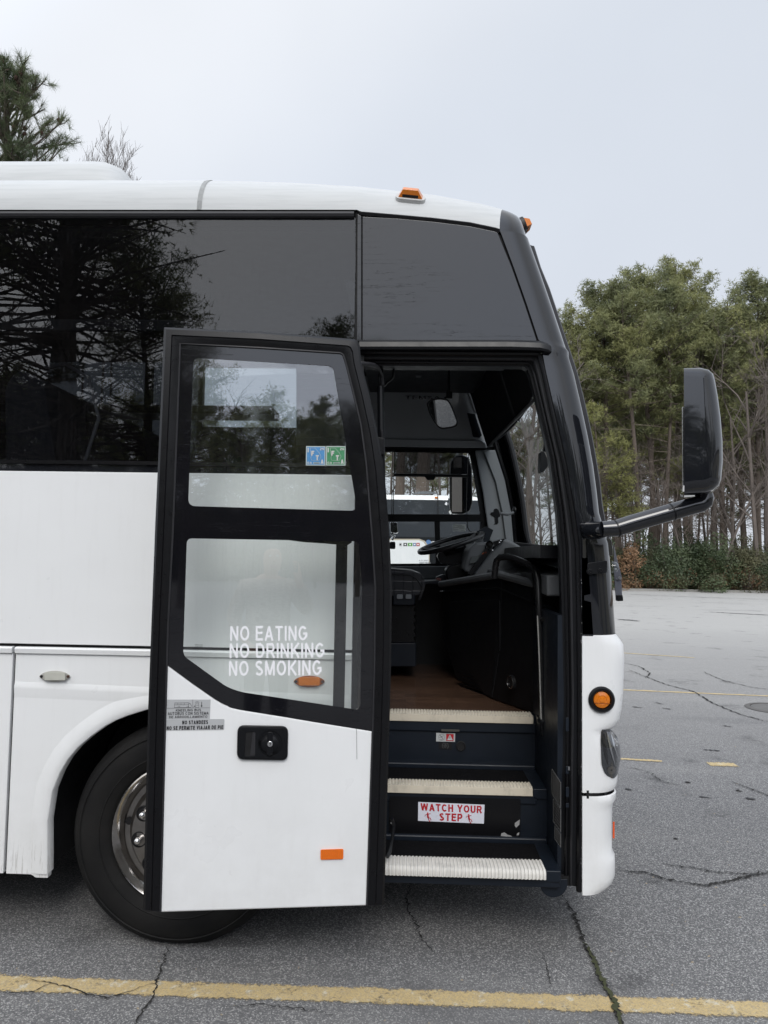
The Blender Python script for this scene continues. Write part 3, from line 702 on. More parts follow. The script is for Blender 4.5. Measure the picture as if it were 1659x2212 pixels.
# front panel between windscreen and fascia, across the nose
def nose(rowsz, mat, name, xl=P(1258, 1500).x, rc=.12, inner=True, bul=.07):
    g = []
    for z, xf in rowsz:
        c_ = contour(xl, xf, rc, z, 8, 1.25, inner)
        c_ = [V((p.x+(bul*(1-((p.y-1.25)/1.25)**2)-bul*(1-((rc-1.25)/1.25)**2) if p.y > rc else 0), p.y, p.z)) for p in c_]
        g.append(c_+[mir(p) for p in reversed(c_[:-1])])
    return MB().grid(g).build(name, mat, coach, smooth=True, ang=50)
nb = [(z, interp(XFZ, z)-.004) for z in [P(1330, y, .06).z for y in (1195, 1240, 1283, 1286, 1296, 1300, 1372)]]
nb[3] = (nb[3][0], nb[3][1]-.05); nb[4] = (nb[4][0], nb[4][1]-.05)
nose(nb, BLKC, 'nose_panel', xl=P(1256, 1300).x+.002)
FS = [(1370, 1336), (1383, 1346), (1394, 1353), (1432, 1355), (1496, 1353), (1530, 1350), (1553, 1345), (1566, 1340), (1571, 1333), (1576, 1326), (1590, 1331), (1610, 1340), (1639, 1342), (1670, 1341), (1689, 1340), (1700, 1338), (1705, 1334)]
FSZ = [(P(x, y, .06).z, P(x, y, .06).x) for y, x in FS]
nose(FSZ, WHITE, 'front_fascia')
FB = [(1712, 1333), (1714, 1337), (1728, 1337), (1737, 1331), (1750, 1329), (1800, 1328), (1843, 1328), (1851, 1334), (1870, 1335), (1893, 1335), (1908, 1330), (1917, 1321), (1922, 1308)]
FBZ = [(P(x, y, .06).z, P(x, y, .06).x) for y, x in FB]
nose(FBZ, WHITE, 'front_bumper')
nose([(FSZ[-1][0]+.01, FSZ[-1][1]-.05), (FBZ[0][0]-.01, FBZ[0][1]-.05)], SEAM, 'bumper_gap', xl=P(1262, 1700).x+.01)
pp([(1265, 1705), (1279, 1705), (1279, 1716), (1265, 1716)], S, -.004, -.03).build('tow_cover_gap', SEAM, coach)
def surfY(x, z, rc=.12, tab=None):
    xf = interp(sorted(tab or FSZ), z); c_ = xf-rc
    if x <= c_: return 0.0
    k = min(.999, (x-c_)/rc); return rc*(1-math.sqrt(1-k*k))
def NS(px, py, off=0, tab=None):
    y = 0.0
    for _ in range(6): p = P(px, py, y-off); y = surfY(p.x, p.z, tab=tab)
    return P(px, py, y-off)
def skin(left, right, ys, mf, off, nx=10):
    return MB().grid([[mf(lerp(interp(left, y), interp(right, y), k/nx), y, off) for k in range(nx+1)] for y in ys])
# headlamp
hl = [(1576, 1301), (1580, 1298.5), (1600, 1297.5), (1650, 1299.5), (1662, 1303), (1672, 1308), (1678, 1315), (1681, 1322)]
hr = [(1576, 1322), (1590, 1332), (1610, 1339.5), (1639, 1341), (1662, 1337), (1672, 1334), (1678, 1331), (1681, 1327)]
ys = [1576+105*i/20 for i in range(21)]
hb = skin(hl, hr, ys, NS, .003).build('headlamp', simple('headlamp_housing', (.16, .165, .175), .12, .95, var=.15, nscale=8), coach, smooth=True)
for (a, b, c_, d_, w_) in ((1304, 1584, 1314, 1655, 7.5), (1311, 1579, 1330, 1656, 4.2), (1319, 1579, 1337, 1642, 3.4)):
    MB().grid([[NS(lerp(a, c_, t)+math.sin(t*math.pi)*-1+s_*w_*math.sin(math.pi*min(1, t*.9+.1)), lerp(b, d_, t), .006) for s_ in (-.5, 0, .5)] for t in [i/10 for i in range(11)]]).build('reflector_fin', simple('fin_black', (.01, .01, .012), .1) if a < 1308 else CHR, hb, smooth=True)
MB().grid([[NS(1321+9*math.cos(a)*r, 1664+9*math.sin(a)*r, .006) for a in [2*math.pi*k/16 for k in range(16)]] for r in (.2, .6, 1)], cv=True).build('bulb_bowl', CHRD, hb, smooth=True)
skin(hl, hr, ys, NS, .010).build('headlamp_lens', GLH, hb, smooth=True)
# round indicator
def rnd_lamp():
    c = P(1299, 1511, -.0); ax = (0, -1, 0)
    b = MB().lathe([(.056, -.002), (.056, .008), (.050, .016), (.040, .016), (.036, .006), (.036, .0)], c, ax, 40).build('indicator', RUB, coach, smooth=True)
    MB().lathe([(.036, .004), (.034, .010), (.02, .014), (.018, .0125), (.012, .0135), (.011, .0155), (.005, .0165), (0, .0165)], c, ax, 40).build('lens', AMB, b, smooth=True, ang=15)
    MB().tube([c+V((-.034, -.0145, -.012)), c+V((.034, -.0145, -.014))], .0012, 6).build('lens_rib', AMBD, b)
rnd_lamp()
TB = FBZ
MB().grid([[NS(x, y, .003, FBZ) for x in (1323.5, 1325.5, 1327.5)] for y in (1775, 1787, 1800, 1811)]).build('bumper_reflector', REDR, coach)
# ---- roof marker lamps
def roof_marker(c, n_, along, bc=(.5, .5, .49)):
    n_ = V(n_).normalized(); a = V(along).normalized(); b = n_.cross(a)
    def mf(x, y, off): return V(c)+a*x+b*y+n_*off
    ol = rp([(-.068, -.034), (.068, -.034), (.068, .034), (-.068, .034)], .03, 5)
    base = pp(ol, mf, -.02, .010).build('roof_marker', simple('marker_gasket', bc, .5), coach, bevel=.004)
    m = MB(); A = [mf(x, y, .010) for x, y in ((-.055, -.024), (.055, -.024), (.055, .024), (-.055, .024))]; B = [mf(x, y, .044) for x, y in ((-.034, -.016), (.034, -.016), (.034, .014), (-.034, .014))]
    m.add(A+B, [(0, 1, 2, 3), (7, 6, 5, 4), (0, 1, 5, 4), (1, 2, 6, 5), (2, 3, 7, 6), (3, 0, 4, 7)]).build('lens', AMB, base, bevel=.002)
    m = MB(); 
    m.add([mf(x, y, z) for x, y, z in ((-.036, -.0245, .012), (.036, -.0245, .012), (.036, -.0222, .024), (-.036, -.0222, .024))], [(0, 1, 2, 3)])
    m.build('led_strip', SEAM, base)
xm = P(887, 430, .08).x; tm = .33
pc = roof_pt(xm, tm); pd = roof_pt(xm+.05, tm)-roof_pt(xm-.05, tm)
roof_marker(pc+V((0, 0, .0)), (0, -.75, .75), pd)
c_ = V((interp(XF, .35)+.01, .30, P(1140, 492, .3).z))
roof_marker(c_, (1, 0, .45), (0, 1, 0), (.02, .02, .02))
# ---- roof air conditioner
zac = P(200, 352.5, .60).z
XA = [(P(px, 360, .56).x, h) for px, h in ((150, 1.0), (215, 1.0), (238, .985), (256, .94), (270, .86), (282, .74), (292, .58), (299, .38), (303, .15), (305, 0))]
XA = [(XB+1.5, 0), (XB+1.56, .6), (XB+1.7, 1.0), (-2.4, 1.0)]+XA
g = []
for yy, k in ((.42, 0), (.425, .35), (.44, .62), (.47, .80), (.52, .92), (.60, .985), (.72, 1.0), (1.25, 1.03), (1.78, 1.0), (1.90, .985), (1.98, .92), (2.04, .75), (2.08, .35), (2.08, 0)):
    kx = 1-.5*(1-min(1, k))
    g.append([V((x if x < -2 else x-.10*(1-min(1, k)), yy, 3.38+(zac-3.38)*h*k)) for x, h in XA])
MB().grid(g).build('roof_air_conditioner', ROOFW, coach, smooth=True, ang=50)
# ---- drip rail over the door
dr = [S(776, 746, .012), S(1100, 746, .012), S(1165, 748, .014), S(1182, 752, .012), S(1190, 758, .006)]
def rail_sec(p, k=1): return [p+V((0, .03, .026*k)), p+V((0, -.004, .024*k)), p+V((0, -.016, .012)), p+V((0, -.022, -.012)), p+V((0, -.018, -.024*k)), p+V((0, .03, -.02*k))]
rows = [rail_sec(p, k) for p, k in zip(dr, (1, 1, 1, .9, .5))]
m = MB().grid(rows, cv=True); m.f.append(tuple(range(6))); m.f.append(tuple(range(24, 30)))
m.build('drip_rail', PLB, coach, bevel=.002)
MB().tube([S(776, 738, .004), S(1170, 738.5, .004), S(1190, 748, .003)], .004, 6).build('drip_rail_lip', BLKC, coach)
#@@DOOR FRAME
OUT = [(765, 757), (1160, 760), (1170, 764), (1180, 800), (1194, 866), (1225, 1002), (1242, 1105), (1252.5, 1180), (1255, 1290), (1257.5, 1500), (1256.5, 1700), (1254, 1921)]
INN = [(800, 790), (1130, 792), (1138.5, 797), (1146, 815), (1159, 866), (1186.4, 985), (1203, 1105), (1209, 1183), (1213, 1290), (1218, 1500), (1214, 1700), (1212, 1900)]
MID = [(lerp(a[0], b[0], .45), lerp(a[1], b[1], .45)) for a, b in zip(OUT, INN)]
def band(A, B, ya, yb, name, mat, sm=False):
    return MB().grid([[P(x, y, ya) for x, y in A], [P(x, y, yb) for x, y in B]]).build(name, mat, coach, smooth=sm, recalc=False)
m = MB().grid([[P(x, y, yy) for x, y in L_] for L_, yy in ((OUT, .03), (MID, .035), (MID, .06), (INN, .07))])
m.grid([[P(x, y, .07) for x, y in INN], [V((P(x, y, .07).x, .12, P(x, y, .07).z)) for x, y in INN]])
m.build('door_frame', PLB, coach, recalc=False)
MB().tube([P(x-3, y+4, .022) for x, y in OUT], .013, 8).build('door_seal', RUB, coach, smooth=True)
MB().tube([P(x, y, .045) for x, y in MID], .010, 8).build('door_seal', RUBG, coach, smooth=True)
MB().tube([P(lerp(a[0], b[0], .75), lerp(a[1], b[1], .75), .058) for a, b in zip(OUT, INN)], .008, 8).build('door_seal', RUB, coach, smooth=True)
MB().box((P(765, 1100).x-.02, .02, .33), (P(765, 1100).x+.03, .10, 2.6)).build('door_jamb', PLB, coach)
m = MB()
for y0, y1 in ((1655, 1672), (1700, 1722), (1735, 1745), (1550, 1580)): m.add(*(lambda q_: (q_.v, q_.f))(pp([(1222, y0), (1229, y0), (1229, y1), (1222, y1)], lambda x, y, o: P(x, y, .03-o), .0, .012)))
m.build('latch_hardware', STEEL if False else PLD, coach, bevel=.002)
pp([(1227, 1656), (1231, 1656), (1231, 1664), (1227, 1664)], lambda x, y, o: P(x, y, .015-o), .0, .006).build('latch_pin', STEEL, coach)
m = MB(); rnd = random.Random(5)
for k in range(26):
    y = rnd.uniform(1250, 1900); x = 1256.2-rnd.random()*1.5; h_ = rnd.uniform(.8, 4)
    m.face([S(x, y, .0025), S(x+rnd.uniform(.6, 1.6), y+.5, .0025), S(x+.4, y+h_, .0025)])
m.build('paint_chip', simple('bare_primer', (.5, .5, .5), .6), coach)
# ================================================================== THE OPEN DOOR
def band_loop(A, B): return A, B
dO = [(354.5, 707), (560, 716), (764, 732.5), (772, 736), (777, 745), (780, 782), (799, 857), (818.8, 951.7), (831.8, 1033), (841.6, 1161), (846.5, 1269.8), (845, 1432), (840.5, 1600), (829.8, 1953.7), (700, 1957), (500, 1962), (309, 1966), (320, 1532), (327, 1350), (335.4, 1130.7), (345, 920)]
dI = [(389.5, 742.5), (560, 751), (735, 762.5), (741, 766), (744.5, 775), (749, 790), (764, 850), (780, 919), (791, 1000), (804, 1161), (810.6, 1269.8), (809, 1432), (805, 1579), (792.3, 1955.5), (700, 1958.5), (500, 1964.5), (346.7, 1969.5), (357, 1560), (363, 1350), (372.8, 1161), (382, 930)]
NB = 14  # last index of the open bottom
door = MB()
# rubber frame: left, top, right as one swept section (bottom open)
order = list(range(16, 21))+list(range(0, 14))
secs = []
for k in order:
    a, b = dO[k], dI[k]
    L4 = lambda t: (lerp(a[0], b[0], t), lerp(a[1], b[1], t))
    secs.append([D(*L4(0), -.05), D(*L4(0), .002), D(*L4(.12), .010), D(*L4(.45), .012), D(*L4(.52), .006), D(*L4(.9), .004), D(*L4(1.0), .001), D(*L4(1.0), -.05)])
door.grid(secs, cv=True); n8 = len(secs)
door.f.append(tuple(range(8))); door.f.append(tuple((n8-1)*8+k for k in range(8)))
DOOR = door.build('entrance_door', RUB, coach, smooth=True, ang=28)
DOOR['label'] = 'open front door swung out towards the wheel'
MB().tube([D(*p, .003) for p in (dI[16:21]+dI[0:14])], .004, 6).build('glass_edge_seal', RUBG, DOOR, smooth=True)
diag = [(804.5, 1579), (682, 1559.5), (620, 1549), (552, 1538.3), (520, 1533), (500, 1528.5), (480, 1520), (464, 1510.6), (440, 1494), (415, 1476.5), (361.2, 1437)]
gl_out = [(390, 743), (735, 763), (741, 766.5), (745, 775), (764, 850), (780, 919), (791, 1000), (804, 1161), (810, 1269.8), (808.5, 1432), (804.5, 1579)]+diag[1:]+[(363, 1350), (372.8, 1161), (382, 930)]
up_w = rp([(418, 772.5), (719.5, 790.5), (771.8, 1103.5), (406.5, 1093)], [14, 14, 16, 16], 6)
lo_w = rp([(403.7, 1163), (775, 1169.5), (782, 1260), (778.5, 1534), (519.3, 1494.4), (490, 1484), (395.5, 1416)], [12, 12, 0, 14, 20, 16, 12], 6)
holed(gl_out, [up_w, lo_w], D, .0, -.004).build('black_glass_border', gloss_black('frit_glass', True, (.006, .006, .008)), DOOR)
MB().face([D(x, y, -.003) for x, y in up_w]).build('upper_door_glass', GLD, DOOR)
MB().face([D(x, y, -.003) for x, y in lo_w]).build('lower_door_glass', GLD, DOOR)
white_low = [(x, y+.8) for x, y in reversed(diag)]+[(792.5, 1955.5), (346.9, 1970), (357, 1560)]
pp(white_low, D, .001, -.045).build('lower_door_panel', WHITE, DOOR, bevel=.005)
# inner skin round the glass
holed([(x*.985+11 if x < 500 else x*.99+2, y) for x, y in gl_out], [[(lerp(590, x, 1.03), lerp(930, y, 1.03)) for x, y in up_w], [(lerp(590, x, 1.03), lerp(1330, y, 1.03)) for x, y in lo_w]], D, -.02, -.045).build('inner_door_trim', PLB, DOOR)
# seam + drips on white panel
MB().tube([D(770, 1573, .0015), D(771, 1640, .0015)], .0008, 4).build('panel_scratch', SEAM, DOOR)
# handle
hb = pp(rp([(513, 1566), (623, 1568), (621.5, 1643), (511.5, 1641)], [16, 16, 14, 16], 6), D, .001, .016).build('door_handle', PLB, DOOR, bevel=.006, seg=3)
holed(rp([(517, 1571), (618, 1573), (616.5, 1638), (516, 1636)], 12, 5), [rp([(531, 1581), (552, 1581), (551, 1633), (528, 1633)], 4, 3), [(583.5+26*math.cos(a), 1606+27.5*math.sin(a)) for a in [2*math.pi*k/32 for k in range(32)]]], D, .016, .019).build('bezel_plate', PLB, hb, bevel=.001)
pp([(531, 1581), (552, 1581), (551, 1633), (528, 1633)], D, .0162, .0155).build('finger_recess', SEAM, hb)
pp([(546, 1582), (552.5, 1582), (551.5, 1632), (540, 1632)], D, .0165, .0175).build('pull_lever', RUBG, hb)
nrmD = -ND
cD = D(583.5, 1606, .012)
MB().lathe([(.045, .004), (.036, -.002), (.034, .006), (.028, .008), (.022, .008)], cD, nrmD, 36).build('lock_dish', PLB, hb, smooth=True)
MB().lathe([(.030, 0), (.030, .012), (.026, .015), (0, .016)], cD, nrmD, 36).build('knob', PLB, hb, smooth=True)
pp(rp([(577, 1581), (590, 1581), (589, 1632), (576, 1632)], 5, 3), D, .026, .036).build('turn_grip', PLB, hb, bevel=.003)
MB().lathe([(.010, 0), (.010, .003), (.008, .004), (0, .004)], D(583.3, 1607, .036), nrmD, 24).build('key_cylinder', CHR, hb, smooth=True)
pp([(582.8, 1603.5), (584.4, 1603.5), (584.4, 1610), (582.8, 1610)], D, .0401, .0408).build('key_slot', SEAM, hb)
# reflector
pp(rp([(692.5, 1835), (742, 1833.5), (741.6, 1856), (692.3, 1857.5)], 3, 3), D, .001, .007).build('door_reflector', ORR, DOOR, bevel=.0015)
m = MB()
for k in range(1, 12): m.tube([D(692.5+49.5*k/12, 1835, .0075), D(692.3+49.5*k/12, 1857, .0075)], .0006, 4)
m.build('reflector_grid', simple('reflector_line', (.5, .09, .005), .4), DOOR)
# lettering on the lower glass
t1 = text_obj('l1', 'NO EATING', LETW, DOOR, ((497.5, 1352.6), (663.8, 1352), (663.8, 1383.5), (497, 1384.2)), D, .010, .001)
t2 = text_obj('l2', 'NO DRINKING', LETW, DOOR, ((496, 1390), (700.8, 1388.8), (700.8, 1420.5), (495.8, 1421.7)), D, .010, .001)
t3 = text_obj('l3', 'NO SMOKING', LETW, DOOR, ((494.6, 1428), (694.6, 1426), (694.6, 1458.5), (494.3, 1460)), D, .010, .001)
joinmesh([t1, t2, t3], 'door_lettering')
a = text_obj('g1', 'DORUGLASS', INK, DOOR, ((421, 1391.5), (438, 1392), (438, 1394), (421, 1393.6)), D, .0, .001)
b = text_obj('g2', 'TEMPERED', INK, DOOR, ((421, 1395), (438, 1395.2), (438, 1397), (421, 1397)), D, .0, .001)
c_ = text_obj('g3', '43R AS2 M102', INK, DOOR, ((419, 1398), (438, 1398.2), (438, 1400.4), (419, 1400.2)), D, .0, .001)
joinmesh([a, b, c_], 'glass_stamp')
# silver decals
d1 = pp([(360.8, 1511.3), (454.9, 1511.2), (453.4, 1553.5), (359.8, 1553.8)], D, .0012, .0016).build('kneeling_decal', SILV, DOOR)
ts = [text_obj('a', 'KNEELING BUS', INK, d1, ((380, 1532), (434.5, 1531), (434.2, 1536), (379.6, 1537)), D, .012, .0024),
      text_obj('b', 'AUTOB\u00daS CON SISTEMA', INK, d1, ((362.6, 1538.2), (450.8, 1537.2), (450.4, 1543.7), (362.4, 1544.8)), D, .012, .0024),
      text_obj('c', 'DE ARRODILLAMIENTO', INK, d1, ((365.2, 1546.4), (448, 1545.4), (447.7, 1550.6), (365, 1551.6)), D, .012, .0024)]
joinmesh(ts, 'decal_lettering')
m = MB()
def ln(pts, r=.0005, cl=False):
    m.tube([D(x, y, .002) for x, y in pts+([pts[0]] if cl else [])], r, 4)
ln([(360.5, 1530), (454.2, 1528.8)]); ln([(416.4, 1511.3), (416.2, 1529.3)])
ln([(376.5, 1528.3), (377, 1518.6), (408, 1518.3), (412, 1521), (413.5, 1524.5), (412.8, 1528.1)], .0006, True)
ln([(377, 1522.5), (408.5, 1522.3)], .0006); ln([(384, 1518.5), (384, 1522.4)], .0004); ln([(391, 1518.5), (391, 1522.4)], .0004); ln([(398, 1518.5), (398, 1522.4)], .0004); ln([(407.5, 1518.3), (407, 1528)], .0005)
for cx_ in (386.5, 405.5): ln([(cx_+2.2*math.cos(a), 1527.7-2.2*abs(math.sin(a))) for a in [math.pi*k/8 for k in range(9)]], .0005)
ln([(422.5, 1528), (422.6, 1520), (425, 1518.6), (427.5, 1518.6), (429.5, 1520), (429.5, 1528)], .0005, True); ln([(422.8, 1523.5), (429.4, 1523.5)], .0004)
ln([(421.7, 1517.6), (424, 1516), (428, 1516), (430.6, 1517.5)], .0007)
ln([(419.6, 1523.4), (419.5, 1526), (418.4, 1528.3)], .0008); ln([(419.5, 1525), (422, 1527.5)], .0006)
ln([(435.7, 1516), (435.5, 1524.5)], .0011)
m.face([D(433.3, 1524, .0025), D(437.7, 1524, .0025), D(435.5, 1527.8, .0025)])
m.build('decal_drawing', INK, d1)
d2 = pp(rp([(359, 1554.2), (485, 1553.2), (484.2, 1577), (358.4, 1578.5)], 3, 3), D, .0012, .0018).build('no_standees_decal', SILV, DOOR)
ts = [text_obj('a', 'NO STANDEES', INK, d2, ((393.8, 1556.6), (449.5, 1555.6), (449.2, 1564), (393.5, 1565)), D, .035, .0026),
      text_obj('b', 'NO SE PERMITE VIAJAR DE PIE', INK, d2, ((360.3, 1568.8), (482.5, 1566.6), (482, 1575), (359.9, 1577.2)), D, .035, .0026)]
joinmesh(ts, 'decal_lettering')
# permit stickers
def permit(x0, colr, yr, num):
    colm = NM('permit_'+yr); colm.set(Base_Color=colm.mix(colm.noise(60), colr, tuple(min(1, c*1.6+.03) for c in colr)), Roughness=.5)
    bd = simple('permit_border', (.42, .48, .46), .5); x1 = x0+42
    b = pp([(x0, 963.5), (x1, 963.7), (x1-.4, 1005.8), (x0-.6, 1005.4)], D, .0008, .0014).build('permit_sticker', bd, DOOR)
    pp([(x0+2, 965.6), (x1-2, 965.8), (x1-2.4, 1003.8), (x0+1.5, 1003.4)], D, .0015, .0018).build('sticker_field', colm.m, b)
    LT = simple('permit_letter', (.50, .50, .48), .5)
    T = lambda s_, a, b_, c, d, of=.02, mt=LT: text_obj('t', s_, mt, b, ((x0+a, b_), (x0+c, b_), (x0+c-.2, d), (x0+a-.2, d)), D, of, .0026)
    ts = [T('I', 3.2, 967.3, 5.8, 977, .0), T('F', 11.3, 973.8, 17.6, 984.2, .04), T('T', 20.8, 983.3, 27.8, 994.2, .04), T('A', 31.5, 992.3, 38, 1002.3, .04), T('GA', 2.6, 997.4, 12.6, 1002, .02), T(yr, 30, 967.3, 38.8, 972.6, .03)]
    mm = MB(); g_ = [(8.5, 967.8), (20, 968), (20.6, 969.5), (28, 978), (31.5, 984.5), (32.3, 986.5), (30, 990), (29.3, 994.2), (27, 994.4), (26.3, 996), (25.5, 994.8), (11.8, 994.2), (10.3, 989.5), (11.3, 984.8), (9.8, 977), (8.5, 967.8)]
    mm.tube([D(x0+a, b_, .0024) for a, b_ in g_], .0006, 4)
    o_ = mm.build('state_outline', LT, b); joinmesh(ts+[o_], 'sticker_print')
    pp([(x0+15.6, 998.4), (x0+29.4, 998.4), (x0+29.3, 1001.8), (x0+15.5, 1001.8)], D, .002, .0024).build('number_strip', bd, b)
    text_obj('sticker_number', num, INK, b, ((x0+16.8, 998.9), (x0+28.4, 998.9), (x0+28.3, 1001.4), (x0+16.7, 1001.4)), D, .03, .003)
permit(661.2, (.035, .17, .36), '25', '005693'); permit(704.6, (.02, .16, .06), '26', '006553')
# inner handrail seen through the glass and the operating arm
pp([(726, 1172), (751, 1172), (743.5, 1545), (718.5, 1545)], D, -.09, -.11).build('inner_handrail', RUB, DOOR, bevel=.006)
pp([(622, 1163), (760, 1166), (760, 1172), (750, 1178), (722, 1176), (700, 1174), (655, 1171), (625, 1167)], D, -.07, -.12).build('rail_bracket', SEAM, DOOR, bevel=.003)
a0 = D(770, 786, -.03)
MB().tube([a0, P(795, 787, -.12), P(808, 789, -.02), P(818, 797, .06), P(824, 812, .12), P(826, 832, .14)], .010, 10).build('door_arm', STEEL if False else RUBG, coach, smooth=True)
MB().tube([P(851, 790, .2), P(849, 815, .2), P(843, 822, .2), P(836, 826, .19), P(830, 833, .17), P(822, 835, .15)], .006, 8).build('arm_bracket', RUB, coach, smooth=True)
pp([(816, 796), (828, 796), (828, 832), (818, 832)], FY(.16), 0, -.03).build('arm_motor', PLB, coach, bevel=.003)
MB().tube([P(822, 835, .14), P(826, 1100, .14), P(830, 1330, .14)], .016, 10).build('door_pillar', PLB, coach, smooth=True)
pp([(815, 944), (831, 946), (831, 983), (820, 982)], FY(.10), 0, -.05).build('pillar_clamp', PLB, coach, bevel=.003)
pp([(823, 930), (828, 930), (828, 946), (823, 946)], FY(.11), 0, -.02).build('clamp_screw', PLB, coach, bevel=.002)
# ================================================================== EXTERIOR MIRROR
mr_ = [(1477, 800), (1512, 799), (1530, 803), (1540, 812), (1544, 826), (1550, 860), (1556, 905), (1560, 955), (1560.5, 1000), (1557, 1038), (1552, 1050), (1540, 1060), (1524, 1066), (1478, 1069)]
MH = thing('exterior_mirror', 'x', 'x', (0, 0, 0)); bpy.data.objects.remove(MH)
mh_ = MB()
_r = ray(1477, 930); MSL = _r.x/_r.y-.01   # the head is turned towards the driver
mo_ = []
for i in range(len(mr_)):
    a_, b_ = V(mr_[i]), V(mr_[(i+1) % len(mr_)])
    nn_ = max(1, int((b_-a_).length/18)) if not (a_.x < 1480 and b_.x < 1480) else 1
    mo_ += [a_.lerp(b_, k/nn_) for k in range(nn_)]
nn = len(mo_); lay = []
RM = 26
for Y_, ins in [(-.25+.055*(1-math.sin(math.radians(90-t))), RM*(1-math.cos(math.radians(90-t)))) for t in (0, 12, 24, 36, 48, 60, 75, 90)]+[(-.04, 0), (.03, 2), (.06, 7)]:
    pts = []
    for i in range(nn):
        p, pr_, nx_ = mo_[i], mo_[i-1], mo_[(i+1) % nn]
        t_ = (nx_-pr_); n_ = V((-t_.y, t_.x, 0)).normalized()
        xx, yy = p.x+n_.x*ins, p.y+n_.y*ins
        if p.x < 1479: xx = p.x; yy = p.y+(ins*.9 if p.y < 900 else -ins*.9)
        q_ = P(xx, yy, -.17); pts.append(V((q_.x+(Y_+.17)*MSL, Y_, q_.z)))
    lay.append(pts)
mh_.grid(lay, cv=True)
mh_.f.append(tuple(range(nn))); mh_.f.append(tuple(len(lay)*nn-nn+k for k in range(nn)))
MIR = mh_.build('exterior_mirror', BLKC, coach, smooth=True, ang=48)
ml = P(1476.5, 800, -.17); mb_ = P(1478, 1060, -.17)
MB().prism([V((ml.x-.008+(y+.17)*MSL, y, z)) for y, z in ((-.235, P(1478, 1052, -.17).z), (.035, P(1478, 1052, -.17).z), (.035, P(1478, 886, -.17).z), (-.235, P(1478, 886, -.17).z))], (.010, 0, 0)).build('mirror_glass', CHR, MIR, bevel=.002)
MB().tube([P(1478, 1040, -.254+.006), P(1545, 1040, -.245)], .0016, 6).build('housing_joint', SEAM, MIR)
MB().tube([P(1512, 1062, -.09), P(1512, 1080, -.09)], [.022, .018], 16).build('mirror_stalk', PLB, MIR, smooth=True)
arm = [(1300, 1143), (1330, 1141.5), (1360, 1132), (1440, 1109), (1495, 1093), (1513, 1089), (1522, 1083), (1524, 1074), (1523, 1067)]
MB().tube([P(x, y, -.10) for x, y in arm], [.033, .035, .036, .036, .036, .036, .035, .034, .031], 20).build('mirror_arm', BLKC, MIR, smooth=True)
for (a, b) in (((1331, 1142), (1334, 1141)), ((1450, 1106.2), (1453, 1105.2))):
    MB().tube([P(*a, -.10), P(*b, -.10)], .0375, 20).build('arm_collar', PLB, MIR, smooth=True)
MB().tube([P(1275, 1146, -.01), P(1290, 1146, -.07), P(1305, 1143, -.10)], [.040, .038, .034], 16).build('arm_knuckle', BLKC, MIR, smooth=True)
bk = pp(rp([(1253, 1131), (1300, 1131), (1303, 1160), (1264, 1161.5)], [3, 8, 8, 8], 4), S, .0, .018).build('mirror_bracket', BLKC, coach, bevel=.004)
def bolt(px, py, off, r=.010, par=coach):
    b = MB().lathe([(r*1.5, -.002), (r*1.5, .001), (r, .001), (r, .006), (r*.6, .0065), (r*.55, .003), (0, .003)], S(px, py, off), (0, -1, 0), 16).build('bolt', PLB, par, smooth=True, ang=25)
bolt(1266, 1141, .018, .010, bk)
pp(rp([(1258, 1163), (1321, 1163), (1324, 1200), (1258, 1206)], [2, 8, 3, 3], 4), lambda x, y, o: NS(x, y, o, XFZ), .0, .012).build('mirror_base', BLKC, coach, bevel=.004)
bp = pp(rp([(1268, 1217), (1312, 1210), (1311, 1238), (1270, 1241)], 5, 3), S, .0, .010).build('mount_plate', PLB, coach, bevel=.003)
bolt(1274.5, 1234, .010, .010, bp); bolt(1297, 1232, .010, .010, bp)
MB().lathe([(.026, 0), (.022, .018), (.012, .026), (0, .028)], P(1322, 1225, .03), (1, -.4, 0), 20).build('side_lamp', GLC, coach, smooth=True)
# wiper arm at the nose corner
wp = pp([(1325, 1172), (1330, 1195), (1337, 1222), (1343, 1246), (1342, 1252), (1344, 1285), (1345.5, 1297), (1330, 1298), (1326, 1240)], FY(.22), .0, -.03).build('wiper_arm', simple('wiper_paint', (.11, .115, .14), .45), coach, bevel=.003)
pp([(1329, 1251), (1337, 1254.5), (1343, 1252), (1342.5, 1246), (1335, 1245)], FY(.215), 0, .004).build('wiper_cover', simple('wiper_paint_2', (.13, .135, .16), .4), wp, bevel=.002)
MB().lathe([(.007, 0), (.007, .005), (0, .005)], P(1338.5, 1248.5, .21), (0, -1, 0), 12).build('wiper_nut', STEEL, wp)
pp([(1331, 1285), (1345, 1285), (1346.5, 1298), (1333, 1299)], FY(.205), 0, -.04).build('wiper_tip', RUB, wp, bevel=.003)
# nearside view mirror on front seen through the windscreen
dm = P(1174, 992, 1.2)
dmr = MB()
dmr.prism([P(x, y, 1.15) for x, y in rp([(1168, 974), (1176, 976), (1183, 992), (1184, 1008), (1172, 1021), (1166, 1018)], 4, 3)], (0, .08, 0))
DMR = dmr.build('front_view_mirror', PLB, coach, bevel=.008)
MB().tube([P(1176, 976, 1.26), P(1180, 940, 1.26), P(1182, 900, 1.26)], .010, 8).build('mirror_stem', PLB, DMR)

